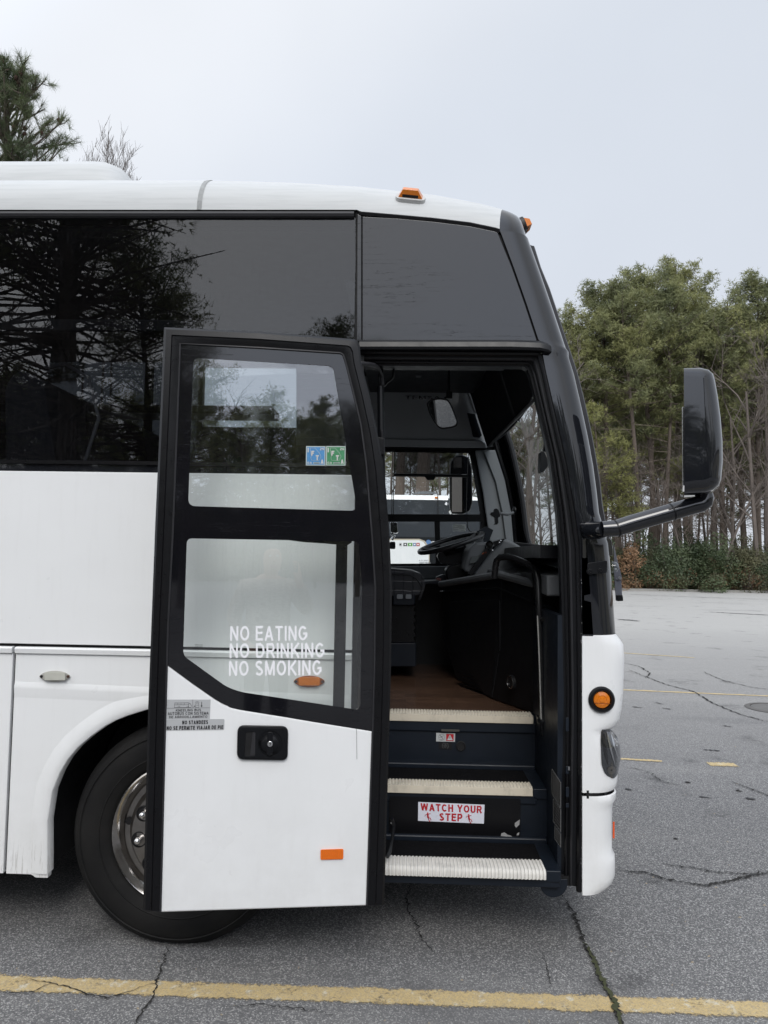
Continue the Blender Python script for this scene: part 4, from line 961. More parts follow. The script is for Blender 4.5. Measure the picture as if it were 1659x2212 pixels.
# ================================================================== STEP WELL
zst3 = P(1000, 1879, -.03).z
yb3 = PZ(1000, 1812, zst3).y
zst2 = P(1000, 1700.5, yb3-.02).z
yb2 = PZ(1000, 1656, zst2).y
zst1 = P(1000, 1546, yb2-.02).z
XL = -.235
def ribbed(x0, x1, prof, ridge, pitch, name, mat, par):
    """corrugated nosing swept along x; prof = [(y, z, ny, nz)]"""
    n = int((x1-x0)/pitch); rows = []
    for i in range(n*4+1):
        x = x0+(x1-x0)*i/(n*4); k = (0, .5, 1, .9)[i % 4]*ridge
        rows.append([V((x, y+ny*k, z+nz*k)) for y, z, ny, nz in prof])
    return MB().grid(rows).build(name, mat, par, smooth=True, ang=60)
def step(zt, yf, yb, xr, name, lab, mat, fronth, ridged_front, backpy):
    z0 = zt; yn = PZ(1000, backpy, zt).y
    tr = MB().box((XL, yn, zt-.04), (xr+.03, yb+.02, zt-.004)).build(name, CARP, coach)
    if ridged_front: prof = [(yn, zt, 0, 0), (yn, zt+.004, 0, .005), (yf+.014, zt+.004, 0, .005), (yf+.004, zt, -.003, .003), (yf, zt-.010, -.005, 0), (yf, zt-fronth, -.005, 0), (yf+.006, zt-fronth-.003, 0, 0)]
    else: prof = [(yn, zt, 0, 0), (yn, zt+.004, 0, .006), (yf+.012, zt+.004, 0, .006), (yf+.003, zt+.001, -.001, .003)]
    nb_ = ribbed(XL, xr, prof, 1.0, .0155, 'nosing', mat, tr)
    if not ridged_front:
        MB().prism([(XL, yf, zt+.002), (XL, yf, zt-fronth), (XL, yf+.02, zt-fronth), (XL, yf+.02, zt+.002)], (xr-XL, 0, 0)).build('nosing_face', NOSF, tr, bevel=.002)
    else: MB().box((XL, yf+.004, zt-fronth), (xr, yf+.05, zt-.001)).build('nosing_core', mat, tr)
    return tr
x3 = P(1180, 1870, -.03).x; x2 = P(1151, 1705, yb3-.02).x; x1_ = P(1152.5, 1550, yb2-.02).x
s3 = step(zst3, -.03, yb3, x3, 'lower_step', '', NOSW, .030, True, 1856)
s2 = step(zst2, yb3-.02, yb2, x2, 'middle_step', '', NOSB, .034, False, 1689.5)
yn1 = PZ(1000, 1537.5, zst1).y
fl = MB().box((-2.2, yn1, zst1-.05), (.84, 2.46, zst1-.004)).build('cab_floor', WOOD, coach)
ribbed(XL, x1_, [(yn1, zst1, 0, 0), (yn1, zst1+.004, 0, .006), (yb2-.008, zst1+.004, 0, .006), (yb2-.017, zst1+.001, -.001, .003)], 1, .0155, 'nosing', NOSB, fl)
MB().prism([(XL, yb2-.02, zst1+.002), (XL, yb2-.02, zst1-.034), (XL, yb2, zst1-.034), (XL, yb2, zst1+.002)], (x1_-XL, 0, 0)).build('nosing_face', NOSF, fl, bevel=.002)
XRW = .665
def slab(a, b, name, mat, **k): return MB().box(a, b).build(name, mat, coach, **k)
r2 = slab((XL, yb3, zst3-.03), (XRW, yb3+.03, zst2-.03), 'lower_riser', PLD)
r1 = slab((XL, yb2, zst2-.03), (XRW, yb2+.03, zst1-.03), 'upper_riser', PLD)
slab((XL, yb3-.01, zst2-.075), (x2+.02, yb3+.001, zst2-.034), 'riser_lip', PLD, bevel=.006)
slab((XL, yb2-.012, zst1-.085), (x1_+.015, yb2+.001, zst1-.034), 'riser_lip', PLD, bevel=.008)
slab((XL, yb3-.03, zst3-.01), (XRW, yb3+.0, zst3+.022), 'tread_cove', PLD, bevel=.01)
slab((XL, yb2-.03, zst2-.01), (XRW, yb2+.0, zst2+.022), 'tread_cove', PLD, bevel=.01)
slab((XL, -.005, zst3-.075), (P(1210, 1890, 0).x, .12, zst3-.04), 'step_base', PLD, bevel=.006)
slab((x3+.002, -.01, zst3-.05), (XRW, yb3, zst3-.002), 'step_end', PLD, bevel=.005)
slab((x2+.002, yb3-.01, zst2-.05), (XRW, yb2, zst2-.002), 'step_end', PLD, bevel=.005)
slab((x1_+.004, yb2-.01, zst1-.05), (XRW+.02, yb2+.12, zst1+.004), 'step_end', PLD, bevel=.005)
slab((XRW, .07, .32), (XRW+.03, .9, 1.45), 'step_side_wall', PLD)
slab((XL-.05, .12, .32), (XL, 1.2, 2.6), 'stepwell_partition', PLD)
MB().tube([P(846, 1768, .02), P(851, 1782, .03), P(847, 1815, .02), P(842, 1840, .0), P(836, 1852, -.02)], .008, 8).build('corner_tube', PLB, coach, smooth=True)
# panel with the watch your step sign
YF = lambda Y: (lambda x, y, o=0: P(x, y, Y-o))
pl = pp(rp([(841, 1720), (1125, 1726), (1124, 1808), (841, 1800)], 4, 3), YF(yb3-.012), 0, .003).build('riser_panel', CHIP, coach)
m = MB()
for pts in ([(1083, 1800), (1090, 1798), (1096, 1803), (1106, 1806), (1105, 1808), (1082, 1806)], [(1112, 1778), (1123, 1770), (1122, 1781), (1115, 1788), (1112, 1784)], [(843, 1778), (848, 1774), (851, 1777), (846, 1780)], [(1117, 1800), (1122, 1798), (1121, 1804), (1116, 1805)]):
    m.face([YF(yb3-.012)(x, y, .0038) for x, y in pts])
m.build('paint_chip', simple('bare_aluminium', (.30, .30, .30), .5), pl)
sg = pp([(903.5, 1732.2), (1046.8, 1738.3), (1045.2, 1779.3), (903, 1773)], YF(yb3-.012), .004, .0052).build('watch_your_step_sign', simple('sign_white', (.66, .67, .74), .4), coach)
F2 = lambda x, y, o: P(x, y, yb3-.012-.0054-o)
ts = [text_obj('a', 'WATCH YOUR', REDI, sg, ((908.6, 1735), (1041, 1741), (1040.6, 1756.8), (909, 1751)), F2, .025, .0006),
      text_obj('b', 'STEP', REDI, sg, ((949, 1756.4), (999, 1758), (998.5, 1774.5), (948.6, 1772.8)), F2, .025, .0006)]
def slip(cx_, cy_, m):
    f_ = lambda pts, r: m.tube([F2(cx_+x, cy_+y, .0008) for x, y in pts], r, 6)
    m.lathe([(.0036, 0), (.0036, .001), (0, .001)], F2(cx_, cy_-7, .0004), (0, -1, 0), 12)
    f_([(0, -5), (.3, -.5), (1, 3)], .0042); f_([(-.3, -4), (-4, -4.4), (-6, -.6)], .0013); f_([(.5, -4), (4, -6), (6, -6.2)], .0013)
    f_([(1, 2.6), (5.6, 3.6), (6.6, 7.5), (8, 7.2)], .0017); f_([(.4, 3), (2.4, 7), (4, 11), (5.2, 10.5)], .0019)
m = MB(); slip(924, 1763.5, m); slip(1012.5, 1767.2, m); ts.append(m.build('x', REDI, sg)); joinmesh(ts, 'sign_print')
# small plates on the upper riser
YU = yb2-.001
k1 = pp([(942.3, 1583), (983.4, 1584.2), (982.8, 1602.7), (942, 1601.6)], YF(YU), 0, .002).build('warning_plate', simple('plate_white', (.45, .46, .46), .4), coach)
U_ = lambda x, y, o: P(x, y, YU-.0022-o)
m = MB(); m.tube([U_(953.8+6.6*math.cos(a), 1592.6+6.9*math.sin(a), .0004) for a in [2*math.pi*k/24 for k in range(25)]], .0006, 4)
m.tube([U_(950, 1588, .0005), U_(954, 1592, .0005), U_(957, 1596, .0005)], .0012, 5); m.tube([U_(949, 1593, .0005), U_(954, 1592, .0005), U_(958, 1589, .0005)], .0007, 5); m.tube([U_(951, 1597.5, .0005), U_(957, 1597.6, .0005)], .0006, 4)
m.build('plate_symbol', INK, k1)
pp([(964, 1585.3), (980, 1585.8), (979.6, 1601), (963.8, 1600.6)], U_, .0002, .0006).build('red_square', REDI, k1)
m = MB(); m.tube([U_(x, y, .001) for x, y in ((971.9, 1587.5), (978, 1598.8), (965.8, 1598.6), (971.9, 1587.5))], .0014, 5); m.face([U_(x, y, .0009) for x, y in ((971.9, 1588), (977.6, 1598.8), (966.2, 1598.6))]); m.build('warning_triangle', simple('plate_white2', (.5, .5, .5), .4), k1)
pp([(971.2, 1591.2), (972.8, 1591.2), (972.4, 1595.5), (971.6, 1595.5)], U_, .0024, .003).build('exclamation', INK, k1)
k2 = pp([(948, 1603.3), (976, 1604), (975.6, 1619.4), (948, 1618.6)], YF(YU), 0, .002).build('ride_control_plate', SEAM, coach)
m = MB()
GRP = simple('plate_grey', (.14, .14, .14), .5)
for s_ in (0, 1): m.tube([U_(962+(7 if s_ else -7)*abs(math.cos(a)), 1611.4+6*math.sin(a), .0005) for a in [math.radians(q) for q in range(-55, 56, 11)]], .0007, 4)
m.tube([U_(962+3*math.cos(a), 1611.4+3*math.sin(a), .0005) for a in [2*math.pi*k/14 for k in range(15)]], .0005, 4); m.tube([U_(957, 1611.4, .0005), U_(967, 1611.5, .0005)], .0005, 4); m.tube([U_(962, 1607, .0005), U_(962, 1616, .0005)], .0005, 4)
m.tube([U_(956, 1605.3, .0005), U_(968, 1605.6, .0005)], .0006, 4); m.build('plate_symbol', GRP, k2)
MB().lathe([(.026, 0), (.026, .004), (.021, .006), (.018, .002), (0, .001)], P(995.6, 1611.6, YU), (0, -1, 0), 28).build('round_socket', SEAM, coach, smooth=True)
pp(rp([(953, 1575), (993, 1576), (992, 1581), (953, 1580)], 2, 2), YF(yb2-.013), 0, .006).build('riser_latch', simple('old_latch', (.06, .058, .05), .5), coach, bevel=.001)
# vents / rating plates on the step side wall
m = MB(); mf_ = lambda px, py, X: PX(px, py, X)
def plate(x0, y0, x1, y1, sk, nlines, name):
    X = XRW-.002
    q_ = [PX(x0, y0, X), PX(x1, y0+sk, X), PX(x1, y1+sk, X), PX(x0, y1, X)]
    b = MB().prism(q_, (-.003, 0, 0)).build(name, SEAM, coach)
    mm = MB(); n_ = V((-.0035, 0, 0))
    for k in range(nlines):
        t = (k+.6)/nlines; a_ = lerp(q_[0], q_[3], t); b_ = lerp(q_[1], q_[2], t); mm.tube([lerp(a_, b_, .12)+n_, lerp(a_, b_, .9)+n_], .0010, 4)
    mm.tube([q+n_ for q in q_+[q_[0]]], .0011, 4); mm.build('plate_print', GRP, b)
plate(1194, 1661, 1213, 1715, 30, 12, 'rating_plate'); plate(1197, 1726, 1213, 1775, 22, 7, 'rating_plate'); plate(1200, 1784, 1213, 1812, 18, 7, 'rating_plate')
# stone guard disc under the front post
gd = [(1166, 1899)]+[(1196+30*math.cos(a), 1908+31*math.sin(a)) for a in [math.pi-math.pi*k/16 for k in range(17)]]+[(1226, 1899)]
pp(gd, YF(.02), 0, -.01).build('stone_guard', PLD, coach, bevel=.003)
slab((-.25, .05, .30), (P(1256, 1900).x, 1.0, .34), 'underbody', SEAM)
slab((XB+.2, .25, .38), (-1.75, 2.25, .44), 'underbody', SEAM)
slab((-1.9, .60, .30), (.70, 2.0, .48), 'underbody', SEAM)
# ================================================================== CAB INTERIOR
def deep(pts, Y, dep, name, mat, par=coach, bevel=.006, seg=2, skew=0):
    return MB().prism([P(x, y, Y) for x, y in pts], (skew, dep, 0)).build(name, mat, par, bevel=bevel, seg=seg)
# ceilings, walls
MB().box((XB+.1, .08, 3.19), (.42, 2.42, 3.215)).build('ceiling', simple('ceiling_trim', (.05, .05, .054), .8), coach)
MB().box((-.3, .10, 2.93), (.50, 2.25, 2.96)).build('cab_ceiling', PLB, coach)
MB().box((-.25, .085, 2.60), (.45, .30, 3.18)).build('header_box', PLB, coach)
# far side wall panels round the driver's window
YW = 2.40
FW = lambda x, y, o=0: P(x, y, YW-o)
win = rp([(700, 972), (1016.5, 976), (1039.5, 1108), (1036, 1113), (1044, 1165), (1049, 1221), (700, 1221)], [0, 6, 8, 3, 3, 8, 0], 4)
hd = [(640, 760), (1005, 760), (1020, 800), (1070, 955), (1071, 972), (1090.6, 1037), (1104, 1105), (1110, 1180), (1112, 1560), (640, 1560)]
holed(hd, [win], FW, 0, -.03).build('cab_side_wall', DKP, coach)
# upper trim panel with ledge and brand lettering
up = MB(); zz = lambda py, px=930: P(px, py, YW).z
xa_, xb_ = P(640, 900, YW).x, P(1070, 960, YW).x
pts_t = [(640, 812), (1005, 826), (1024, 832), (1041, 889), (1068, 948), (1070, 966), (640, 958)]
pp(pts_t, FW, .0, .03).build('upper_trim', TRIM, coach, bevel=.008)
pp([(640, 818), (1008, 836), (1026, 890), (1041, 890), (1024, 828), (1005, 822), (640, 806)], FW, .031, .05).build('trim_step', TRIM, coach, bevel=.008)
pp([(640, 944), (1038, 952), (1050, 958), (1052, 968), (640, 962)], FW, .031, .055).build('trim_ledge', TRIM, coach, bevel=.006)
pp([(1009, 892), (1026, 894), (1041, 940), (1036, 946), (1022, 944)], FW, .031, .034).build('trim_recess', PLD, coach, bevel=.003)
MB().lathe([(.011, 0), (.010, .004), (0, .005)], P(1032.5, 937, YW-.035), (0, -1, 0), 14).build('trim_screw', SEAM, coach)
text_obj('brand_lettering', 'TEMSA', CHR, coach, ((876, 854.6), (951, 856), (951, 862.8), (876, 862.4)), lambda x, y, o: P(x, y, YW-.036-o), .01, .003)
# ceiling bracket shapes
for a, b in (((905, 792), (1.7, .06)), ((955, 792), (1.75, .08))):
    deep([(a[0]-10, 790), (a[0]+16, 790), (a[0]+4, 812 if a[0] < 930 else 801), (a[0]-6, 812 if a[0] < 930 else 801)], b[0], b[1], 'ceiling_bracket', PLG, bevel=.004)
# window frame bars
m = MB()
m.add(*(lambda q_: (q_.v, q_.f))(pp([(700, 1110), (1040, 1111), (1044, 1127), (700, 1127)], FW, .004, -.03)))
m.add(*(lambda q_: (q_.v, q_.f))(pp([(938, 1120), (950, 1120), (952, 1221), (941, 1221)], FW, .003, -.03)))
m.build('window_bar', PLB, coach, bevel=.002)
wf_in = rp([(700, 975), (1014, 979), (1036.5, 1108), (1041, 1165), (1046, 1217), (700, 1218)], [0, 6, 3, 3, 8, 0], 4)
wf_out = [(x+(14 if x > 900 else 0), y+(-7 if y < 1000 else (5 if y > 1200 else 0))) for x, y in wf_in]
m = MB(); n_ = len(wf_in); m.grid([[FW(x, y, .006) for x, y in wf_out], [FW(x, y, .010) for x, y in wf_in], [FW(x, y, -.03) for x, y in wf_in]], cv=True)
m.build('window_frame', RUB, coach, recalc=False)
MB().face([FW(x, y, -.012) for x, y in wf_in]).build('driver_window', GLC, coach)
# label on the driver's window
lb = pp([(978.5, 1133), (1006, 1132.5), (1006, 1148), (978.5, 1147.5)], FW, -.006, -.004).build('window_label', simple('label_white', (.5, .52, .5), .5), coach)
m = MB()
for k, (a, b) in enumerate(((980, 998), (988, 1003), (980, 1004), (992, 1004), (980, 990), (996, 1004))): m.tube([FW(a, 1135.3+2.2*k, -.0035), FW(b, 1135.2+2.2*k, -.0035)], .0014, 4)
m.build('label_print', simple('label_ink', (.07, .08, .07), .5), lb)
# roller blind in driver's window + cords
bl = pp([(851, 972), (1000, 974), (998, 1026), (851, 1026)], FW, .05, .052).build('window_blind', None, coach)
sb = NM('mesh_blind'); sb.t.nodes.remove(sb.b); tr = sb.n('ShaderNodeBsdfTransparent'); tr.inputs[0].default_value = (.62, .63, .65, 1); df = sb.n('ShaderNodeBsdfDiffuse'); df.inputs[0].default_value = (.06, .06, .065, 1)
mx = sb.n('ShaderNodeMixShader'); mx.inputs[0].default_value = .3; sb.l(tr.outputs[0], mx.inputs[1]); sb.l(df.outputs[0], mx.inputs[2]); sb.l(mx.outputs[0], sb.o.inputs[0]); bl.data.materials.append(sb.m)
MB().tube([P(850, 1026, YW-.05), P(1008, 1028, YW-.05)], .012, 8).build('blind_rod', PLB, bl)
pp([(916, 1028), (942, 1029), (937, 1037), (923, 1037)], FW, .04, .06).build('blind_grip', PLB, bl)
for x in (847.5, 851): MB().tube([P(x, 970, YW-.06), P(x-1.5, 1135, YW-.06)], .0035, 5).build('blind_cord', RUB, coach)
MB().tube([P(1013, 975, YW-.05), P(1010, 1030, YW-.05), P(1008, 1100, YW-.06), P(1010, 1140, YW-.08), P(1015, 1148, YW-.1), P(1030, 1148.5, 2.25), P(1045, 1144, 2.2)], .0035, 6).build('device_cable', RUB, coach)
# far A pillar trim
pp([(1026, 973), (1070, 972), (1090.6, 1037), (1104, 1105), (1110, 1180), (1060, 1180), (1052, 1128), (1043, 1063)], FW, .0, .06).build('pillar_trim', PLG2, coach, bevel=.01, seg=3)
pp([(1044, 974), (1070, 972), (1090.6, 1037), (1104, 1105), (1110, 1180), (1094, 1180), (1085, 1110), (1070, 1040)], FW, .061, .085).build('pillar_trim', PLG2, coach, bevel=.008)
MB().tube([P(x, y, YW-.07) for x, y in ((1065, 940), (1073, 972), (1094, 1037), (1107, 1105), (1114, 1185))], .018, 8).build('screen_seal', RUB, coach, smooth=True)
deep([(1110, 1170), (1240, 1185), (1240, 1197), (1112, 1186)], 2.25, .1, 'screen_sill', PLB)
MB().box((.62, .25, P(1180, 1197, 2.3).z-.03), (.90, 2.35, P(1180, 1188, 2.3).z)).build('screen_sill', PLB, coach)
# pleated windscreen blinds
def pleat(ya, yb, zt_, zb_, name):
    rows = []; n = 40
    for i in range(n*2+1):
        y = lerp(ya, yb, i/(n*2)); k = (i % 2)*.012
        rows.append([V((min(wsx(z, y), .95)-.16-k, y, z)) for z in (zt_, lerp(zt_, zb_, .33), lerp(zt_, zb_, .66), zb_)])
    return MB().grid(rows).build(name, simple('blind_cloth', (.016, .017, .02), .8), coach, recalc=False)
zb_ = P(1088, 926, 1.55).z
pleat(1.32, 2.33, 3.1, zb_, 'sun_blind'); pleat(.50, 1.28, 3.1, zb_, 'sun_blind')
MB().tube([V((wsx(zb_, 2.3)-.16, 2.33, zb_)), V((wsx(zb_, 1.3)-.165, .5, zb_))], .010, 8).build('blind_bar', PLB, coach)
MB().tube([V((wsx(3.0, 1.3)-.15, 1.30, 3.05)), V((wsx(zb_, 1.3)-.15, 1.30, zb_))], .008, 6).build('blind_guide', STEEL, coach)
# cab mirror
mfr = rp([(864+a*.1302, 810+b*.1302) for a, b in ((438, 470), (505, 405), (640, 378), (790, 400), (840, 470), (905, 620), (965, 790), (948, 845), (880, 875), (700, 900), (635, 870), (550, 760), (480, 620))], 4, 2)
c0 = P(956, 893, .95); nm_ = V((-.10, -1, -.42)).normalized()
def CMf(px, py, off=0):
    d = ray(px, py); t = (c0-CAM).dot(nm_)/d.dot(nm_); return CAM+d*t+nm_*off
cm = pp(mfr, CMf, .0, -.012).build('cab_mirror', PLB, coach, bevel=.004)
cxx, cyy = 956.5, 893
m = MB(); A = [CMf(x, y, .004) for x, y in mfr]; B = [CMf(lerp(cxx, x, .90), lerp(cyy, y, .90), .004) for x, y in mfr]; m.ring(A, B, -nm_*.006); m.build('mirror_rim', RUB, cm, smooth=True)
MB().face([CMf(lerp(cxx, x, .91), lerp(cyy, y, .91), .002) for x, y in mfr]).build('mirror_face', simple('mirror_silver', (.42, .43, .43), .02, 1.0, var=.01), cm)
MB().tube([CMf(960, 862, -.02), CMf(969, 857, -.03), P(970, 790, .98)], .007, 8).build('mirror_stem', PLB, cm)
MB().box(tuple(CMf(966, 860, -.03)-V((.008, .02, .012))), tuple(CMf(972, 853, -.03)+V((.012, .02, .012)))).build('mirror_clamp', PLB, cm, bevel=.003)
# ---- driver's seat
def rbox(x0, y0, x1, y1, Y, dep, name, mat, par, r=6, bevel=.01, seg=3):
    return MB().prism([P(x, y, Y) for x, y in rp([(x0, y0), (x1, y0), (x1, y1), (x0, y1)], r, 4)], (0, dep, 0)).build(name, mat, par, bevel=bevel, seg=seg)
leather = NM('quilted_leather'); 
vx = leather.n('ShaderNodeTexVoronoi'); vx.feature = 'DISTANCE_TO_EDGE'; vx.inputs['Scale'].default_value = 16; vx.inputs['Randomness'].default_value = .1; leather.l(leather.g.outputs['Position'], vx.inputs['Vector'])
leather.set(Base_Color=(.016, .017, .022), Roughness=.36); leather.bump(leather.ramp(vx.outputs['Distance'], 0, .08), .35, .004)
st = MB().prism([P(x, y, 1.70) for x, y in rp([(760, 1236), (840, 1228), (888, 1232), (910, 1240), (920, 1260), (916, 1277), (906, 1285), (890, 1287), (760, 1287)], 5, 3)], (0, .48, 0)).build('driver_seat', leather.m, coach, bevel=.035, seg=5)
MB().tube([P(x, y, 1.69) for x, y in ((846, 1240), (885, 1242), (900, 1250), (911, 1266), (909, 1280))], .004, 6).build('seat_piping', RUBG, st)
MB().tube([P(912, 1278, 1.69), P(908, 1290, 1.68), P(905, 1296, 1.68)], .009, 6).build('seat_strap', RUBG, st)
sbx = rbox(848, 1281, 897, 1308, 1.70, .40, 'seat_control_box', PLD, st)
for x in (857, 876): rbox(x, 1284, x+13, 1294, 1.685, .02, 'seat_button', PLG2, st, 3, .003)
rows = []
for k in range(11):
    y = 1308+k*7.8; ww_ = 898-(0 if k % 2 == 0 else 5)
    rows.append([P(780, y, 1.74), P(ww_, y+1, 1.74), P(ww_, y+1, 1.74)+V((0, .4, 0)), P(780, y, 1.74)+V((0, .4, 0))])
MB().grid(rows, cv=True).build('seat_bellows', RUB, st)
rbox(800, 1389, 899, 1440, 1.72, .45, 'seat_pedestal', PLD, st, 3, .006)
bk_ = MB().prism([P(x, y, 1.72) for x, y in rp([(740, 1040), (765, 1030), (786, 1060), (800, 1240), (750, 1250)], 8, 3)], (0, .46, 0)).build('seat_back', leather.m, st, bevel=.04, seg=4)
# ---- steering wheel
cw = P(974, 1172.5, 1.98); ax_ = (P(1045, 1151.5, 1.98)-P(903, 1193.5, 1.98)); rw = ax_.length/2; ax_.normalize()
nw = V((-ax_.z, -.12, ax_.x)).normalized(); by = nw.cross(ax_).normalized()
ring = [cw+(ax_*math.cos(a)+by*math.sin(a))*(rw-.012) for a in [2*math.pi*k/56 for k in range(57)]]
swl = MB().tube(ring, .017, 12).build('steering_wheel', simple('wheel_leather', (.02, .02, .022), .3), coach, smooth=True)
for a in (.4, math.pi-.4, -math.pi/2):
    MB().tube([cw+(ax_*math.cos(a)+by*math.sin(a))*(rw-.02), cw+(ax_*math.cos(a)+by*math.sin(a))*.09-nw*.035, cw-nw*.05], [.012, .018, .03], 8).build('wheel_spoke', PLB, swl, smooth=True)
MB().lathe([(.095, -.07), (.10, -.04), (.085, -.022), (0, -.015)], cw, nw, 24).build('wheel_hub', PLB, swl, smooth=True)
MB().tube([cw-nw*.05, cw-nw*.14], [.06, .07], 16).build('column_neck', PLB, coach, smooth=True)
deep(rp([(955, 1186), (1003, 1170), (1012, 1196), (1006, 1214), (985, 1222), (952, 1216), (944, 1200)], 4, 3), 1.92, .14, 'column_cowl', PLB, bevel=.012, seg=3)
deep(rp([(962, 1232), (972, 1222), (1006, 1214), (1022, 1248), (1018, 1256), (972, 1262), (965, 1250)], 4, 3), 1.80, .25, 'column_base', PLB, bevel=.015, seg=3)
MB().tube([P(1000, 1192, 1.88), P(1014, 1184, 1.86), P(1020, 1182, 1.86)], [.006, .006, .009], 8).build('control_stalk', PLB, coach, smooth=True)
# ---- binnacle and dash
deep([(1012, 1186), (1028, 1172), (1056, 1170), (1089, 1163.5), (1100, 1167), (1113, 1173), (1131, 1184), (1139.5, 1209), (1142, 1262), (1000, 1270), (1021, 1242), (1000, 1232)], 1.50, .75, 'instrument_binnacle', PLG, bevel=.02, seg=4)
deep([(1060, 1172), (1089, 1163), (1091, 1165), (1065, 1186), (1020, 1244), (1010, 1240)], 1.46, .8, 'binnacle_face', PLB, bevel=.004)
m = MB(); rnd = random.Random(2)
for k in range(5):
    a = lerp(V((1052, 1186)), V((1016, 1238)), (k+.5)/5)
    m.prism([P(a.x+x, a.y+y, 1.50) for x, y in ((-11, 0), (1, -9), (3.5, -5), (-8.5, 4))], (0, .02, 0)).prism([P(a.x+x, a.y+y, 1.62) for x, y in ((-9, 0), (1, -7), (3, -4), (-7, 3))], (0, .05, 0))
m.build('switch_bank', PLG, coach, bevel=.003)
deep([(1018, 1203), (1036, 1200), (1030, 1215), (1013, 1218)], 1.47, .02, 'display_panel', simple('lcd_grey', (.10, .11, .11), .2), bevel=.002)
deep([(1041, 1196), (1049, 1190), (1052, 1194), (1044, 1200)], 1.46, .01, 'orange_switch', simple('orange_switch', (.35, .07, .015), .4), bevel=.002)
MB().lathe([(.030, 0), (.030, .01), (.024, .012), (.022, .004)], P(1058.5, 1179, 1.47), (-.6, -.8, .2), 24, caps=False).build('dash_vent_ring', CHR, coach, smooth=True, ang=25)
MB().lathe([(.023, .004), (0, .013)], P(1058.5, 1179, 1.465), (-.6, -.8, .2), 20).build('dash_vent', SEAM, coach)
for x, y in ((1079, 1172), (1064, 1189), (1082, 1168)): MB().lathe([(.005, 0), (.004, .003), (0, .004)], P(x, y, 1.445), (0, -1, 0), 10).build('chrome_stud', CHR, coach)
# dash top towards the kerb side
dtop = [PX(1137, 1197, .80), V((.90, 2.3, P(1180, 1200, 2.25).z)), V((.90, .25, P(1212, 1226, .6).z)), P(1212, 1232, .55), P(1155, 1233, .80), P(1101, 1236, 1.15), P(1120, 1212, 1.55)]
zt0 = 1.60
A = [(.40, 2.3, 1.69), (.88, 2.3, 1.69), (.88, .30, 1.625), (.66, .30, 1.62), (P(1155, 1236, .72).x, .72, P(1155, 1236, .72).z), (P(1101, 1238, 1.15).x, 1.15, P(1101, 1238, 1.15).z), (P(1070, 1240, 1.3).x, 1.3, P(1101, 1238, 1.15).z)]
m = MB(); m.prism(A, (0, 0, -.10)); m.build('dash_top', PLG, coach, bevel=.012, seg=3)
MB().lathe([(.06, .0), (.06, .006), (.052, .006), (.05, .001), (0, .001)], PZ(1128, 1205, 1.69), (0, 0, 1), 24).build('cup_holder', SEAM, coach)
# console below, facing the doorway
def zf(px, py, Y): return P(px, py, Y).z
c1 = (P(955, 1264, 1.75).x, 1.75); c2 = (P(1082, 1300, 1.07).x, 1.07); c3 = (P(1160, 1300, .66).x, .66)
f1 = (P(985, 1455, 1.75).x, 1.75); f2 = (P(1062, 1500, 1.07).x, 1.07); f3 = (P(1167, 1535, .64).x, .64)
zc1, zc2, zc3 = zf(958, 1262, 1.75), zf(1080, 1241, 1.07), zf(1158, 1262, .66)
zl = zst1
def wallq(a, za, b, zb2, fa, fb, back, name, mat, bev=.01):
    m = MB(); pts = [V((a[0], a[1], za)), V((b[0], b[1], zb2)), V((b[0], b[1], lerp(zl, zb2, .45))), V((fb[0], fb[1], zl)), V((fa[0], fa[1], zl)), V((a[0], a[1], lerp(zl, za, .45)))]
    return m.prism(pts, back).build(name, mat, coach, bevel=bev, seg=3)
wallq(c1, zc1, c2, zc2, f1, f2, (.35, .12, 0), 'dash_console', DKP)
wallq(c2, zc2, c3, zc3, f2, f3, (.20, .25, 0), 'dash_console', DKP)
# console rim
MB().tube([V((c1[0]-.01, c1[1]-.01, zc1)), V((c2[0]-.012, c2[1]-.012, zc2)), V((c3[0]-.01, c3[1]-.012, zc3))], .022, 10).build('console_rim', PLG, coach, smooth=True)
MB().tube([V((c1[0]-.012, c1[1]-.01, zc1-.05)), V((c2[0]-.014, c2[1]-.014, zc2-.08)), V((c3[0]-.012, c3[1]-.012, zc3-.10))], .006, 6).build('console_groove', PLB, coach, smooth=True)
# access hatch with rounded outline
def onw(px, py, off=0):       # point on the console's first facet
    a = V((c1[0], c1[1], 0)); d_ = V((c2[0]-c1[0], c2[1]-c1[1], 0)).normalized(); n_ = V((d_.y, -d_.x, 0)); n_ = n_ if n_.y < 0 else -n_
    d = ray(px, py); t = (a-CAM).dot(n_)/d.dot(n_); return CAM+d*t+n_*off
hatch = rp([(972, 1299), (1082, 1295), (1083, 1410), (975, 1411)], 6, 4)
pp(hatch, onw, .003, .010).build('console_hatch', DKP, coach, bevel=.003)
pp([(1013, 1411), (1045, 1411), (1043, 1414), (1015, 1414)], onw, .003, .012).build('hatch_grip', PLB, coach, bevel=.002)
for k in range(5): MB().tube([onw(988+k*3, 1452+k*8, .012), onw(1040, 1466+k*8, .014), onw(1068+k*2, 1474+k*8, .012)], .006, 6).build('kick_rib', PLB, coach)
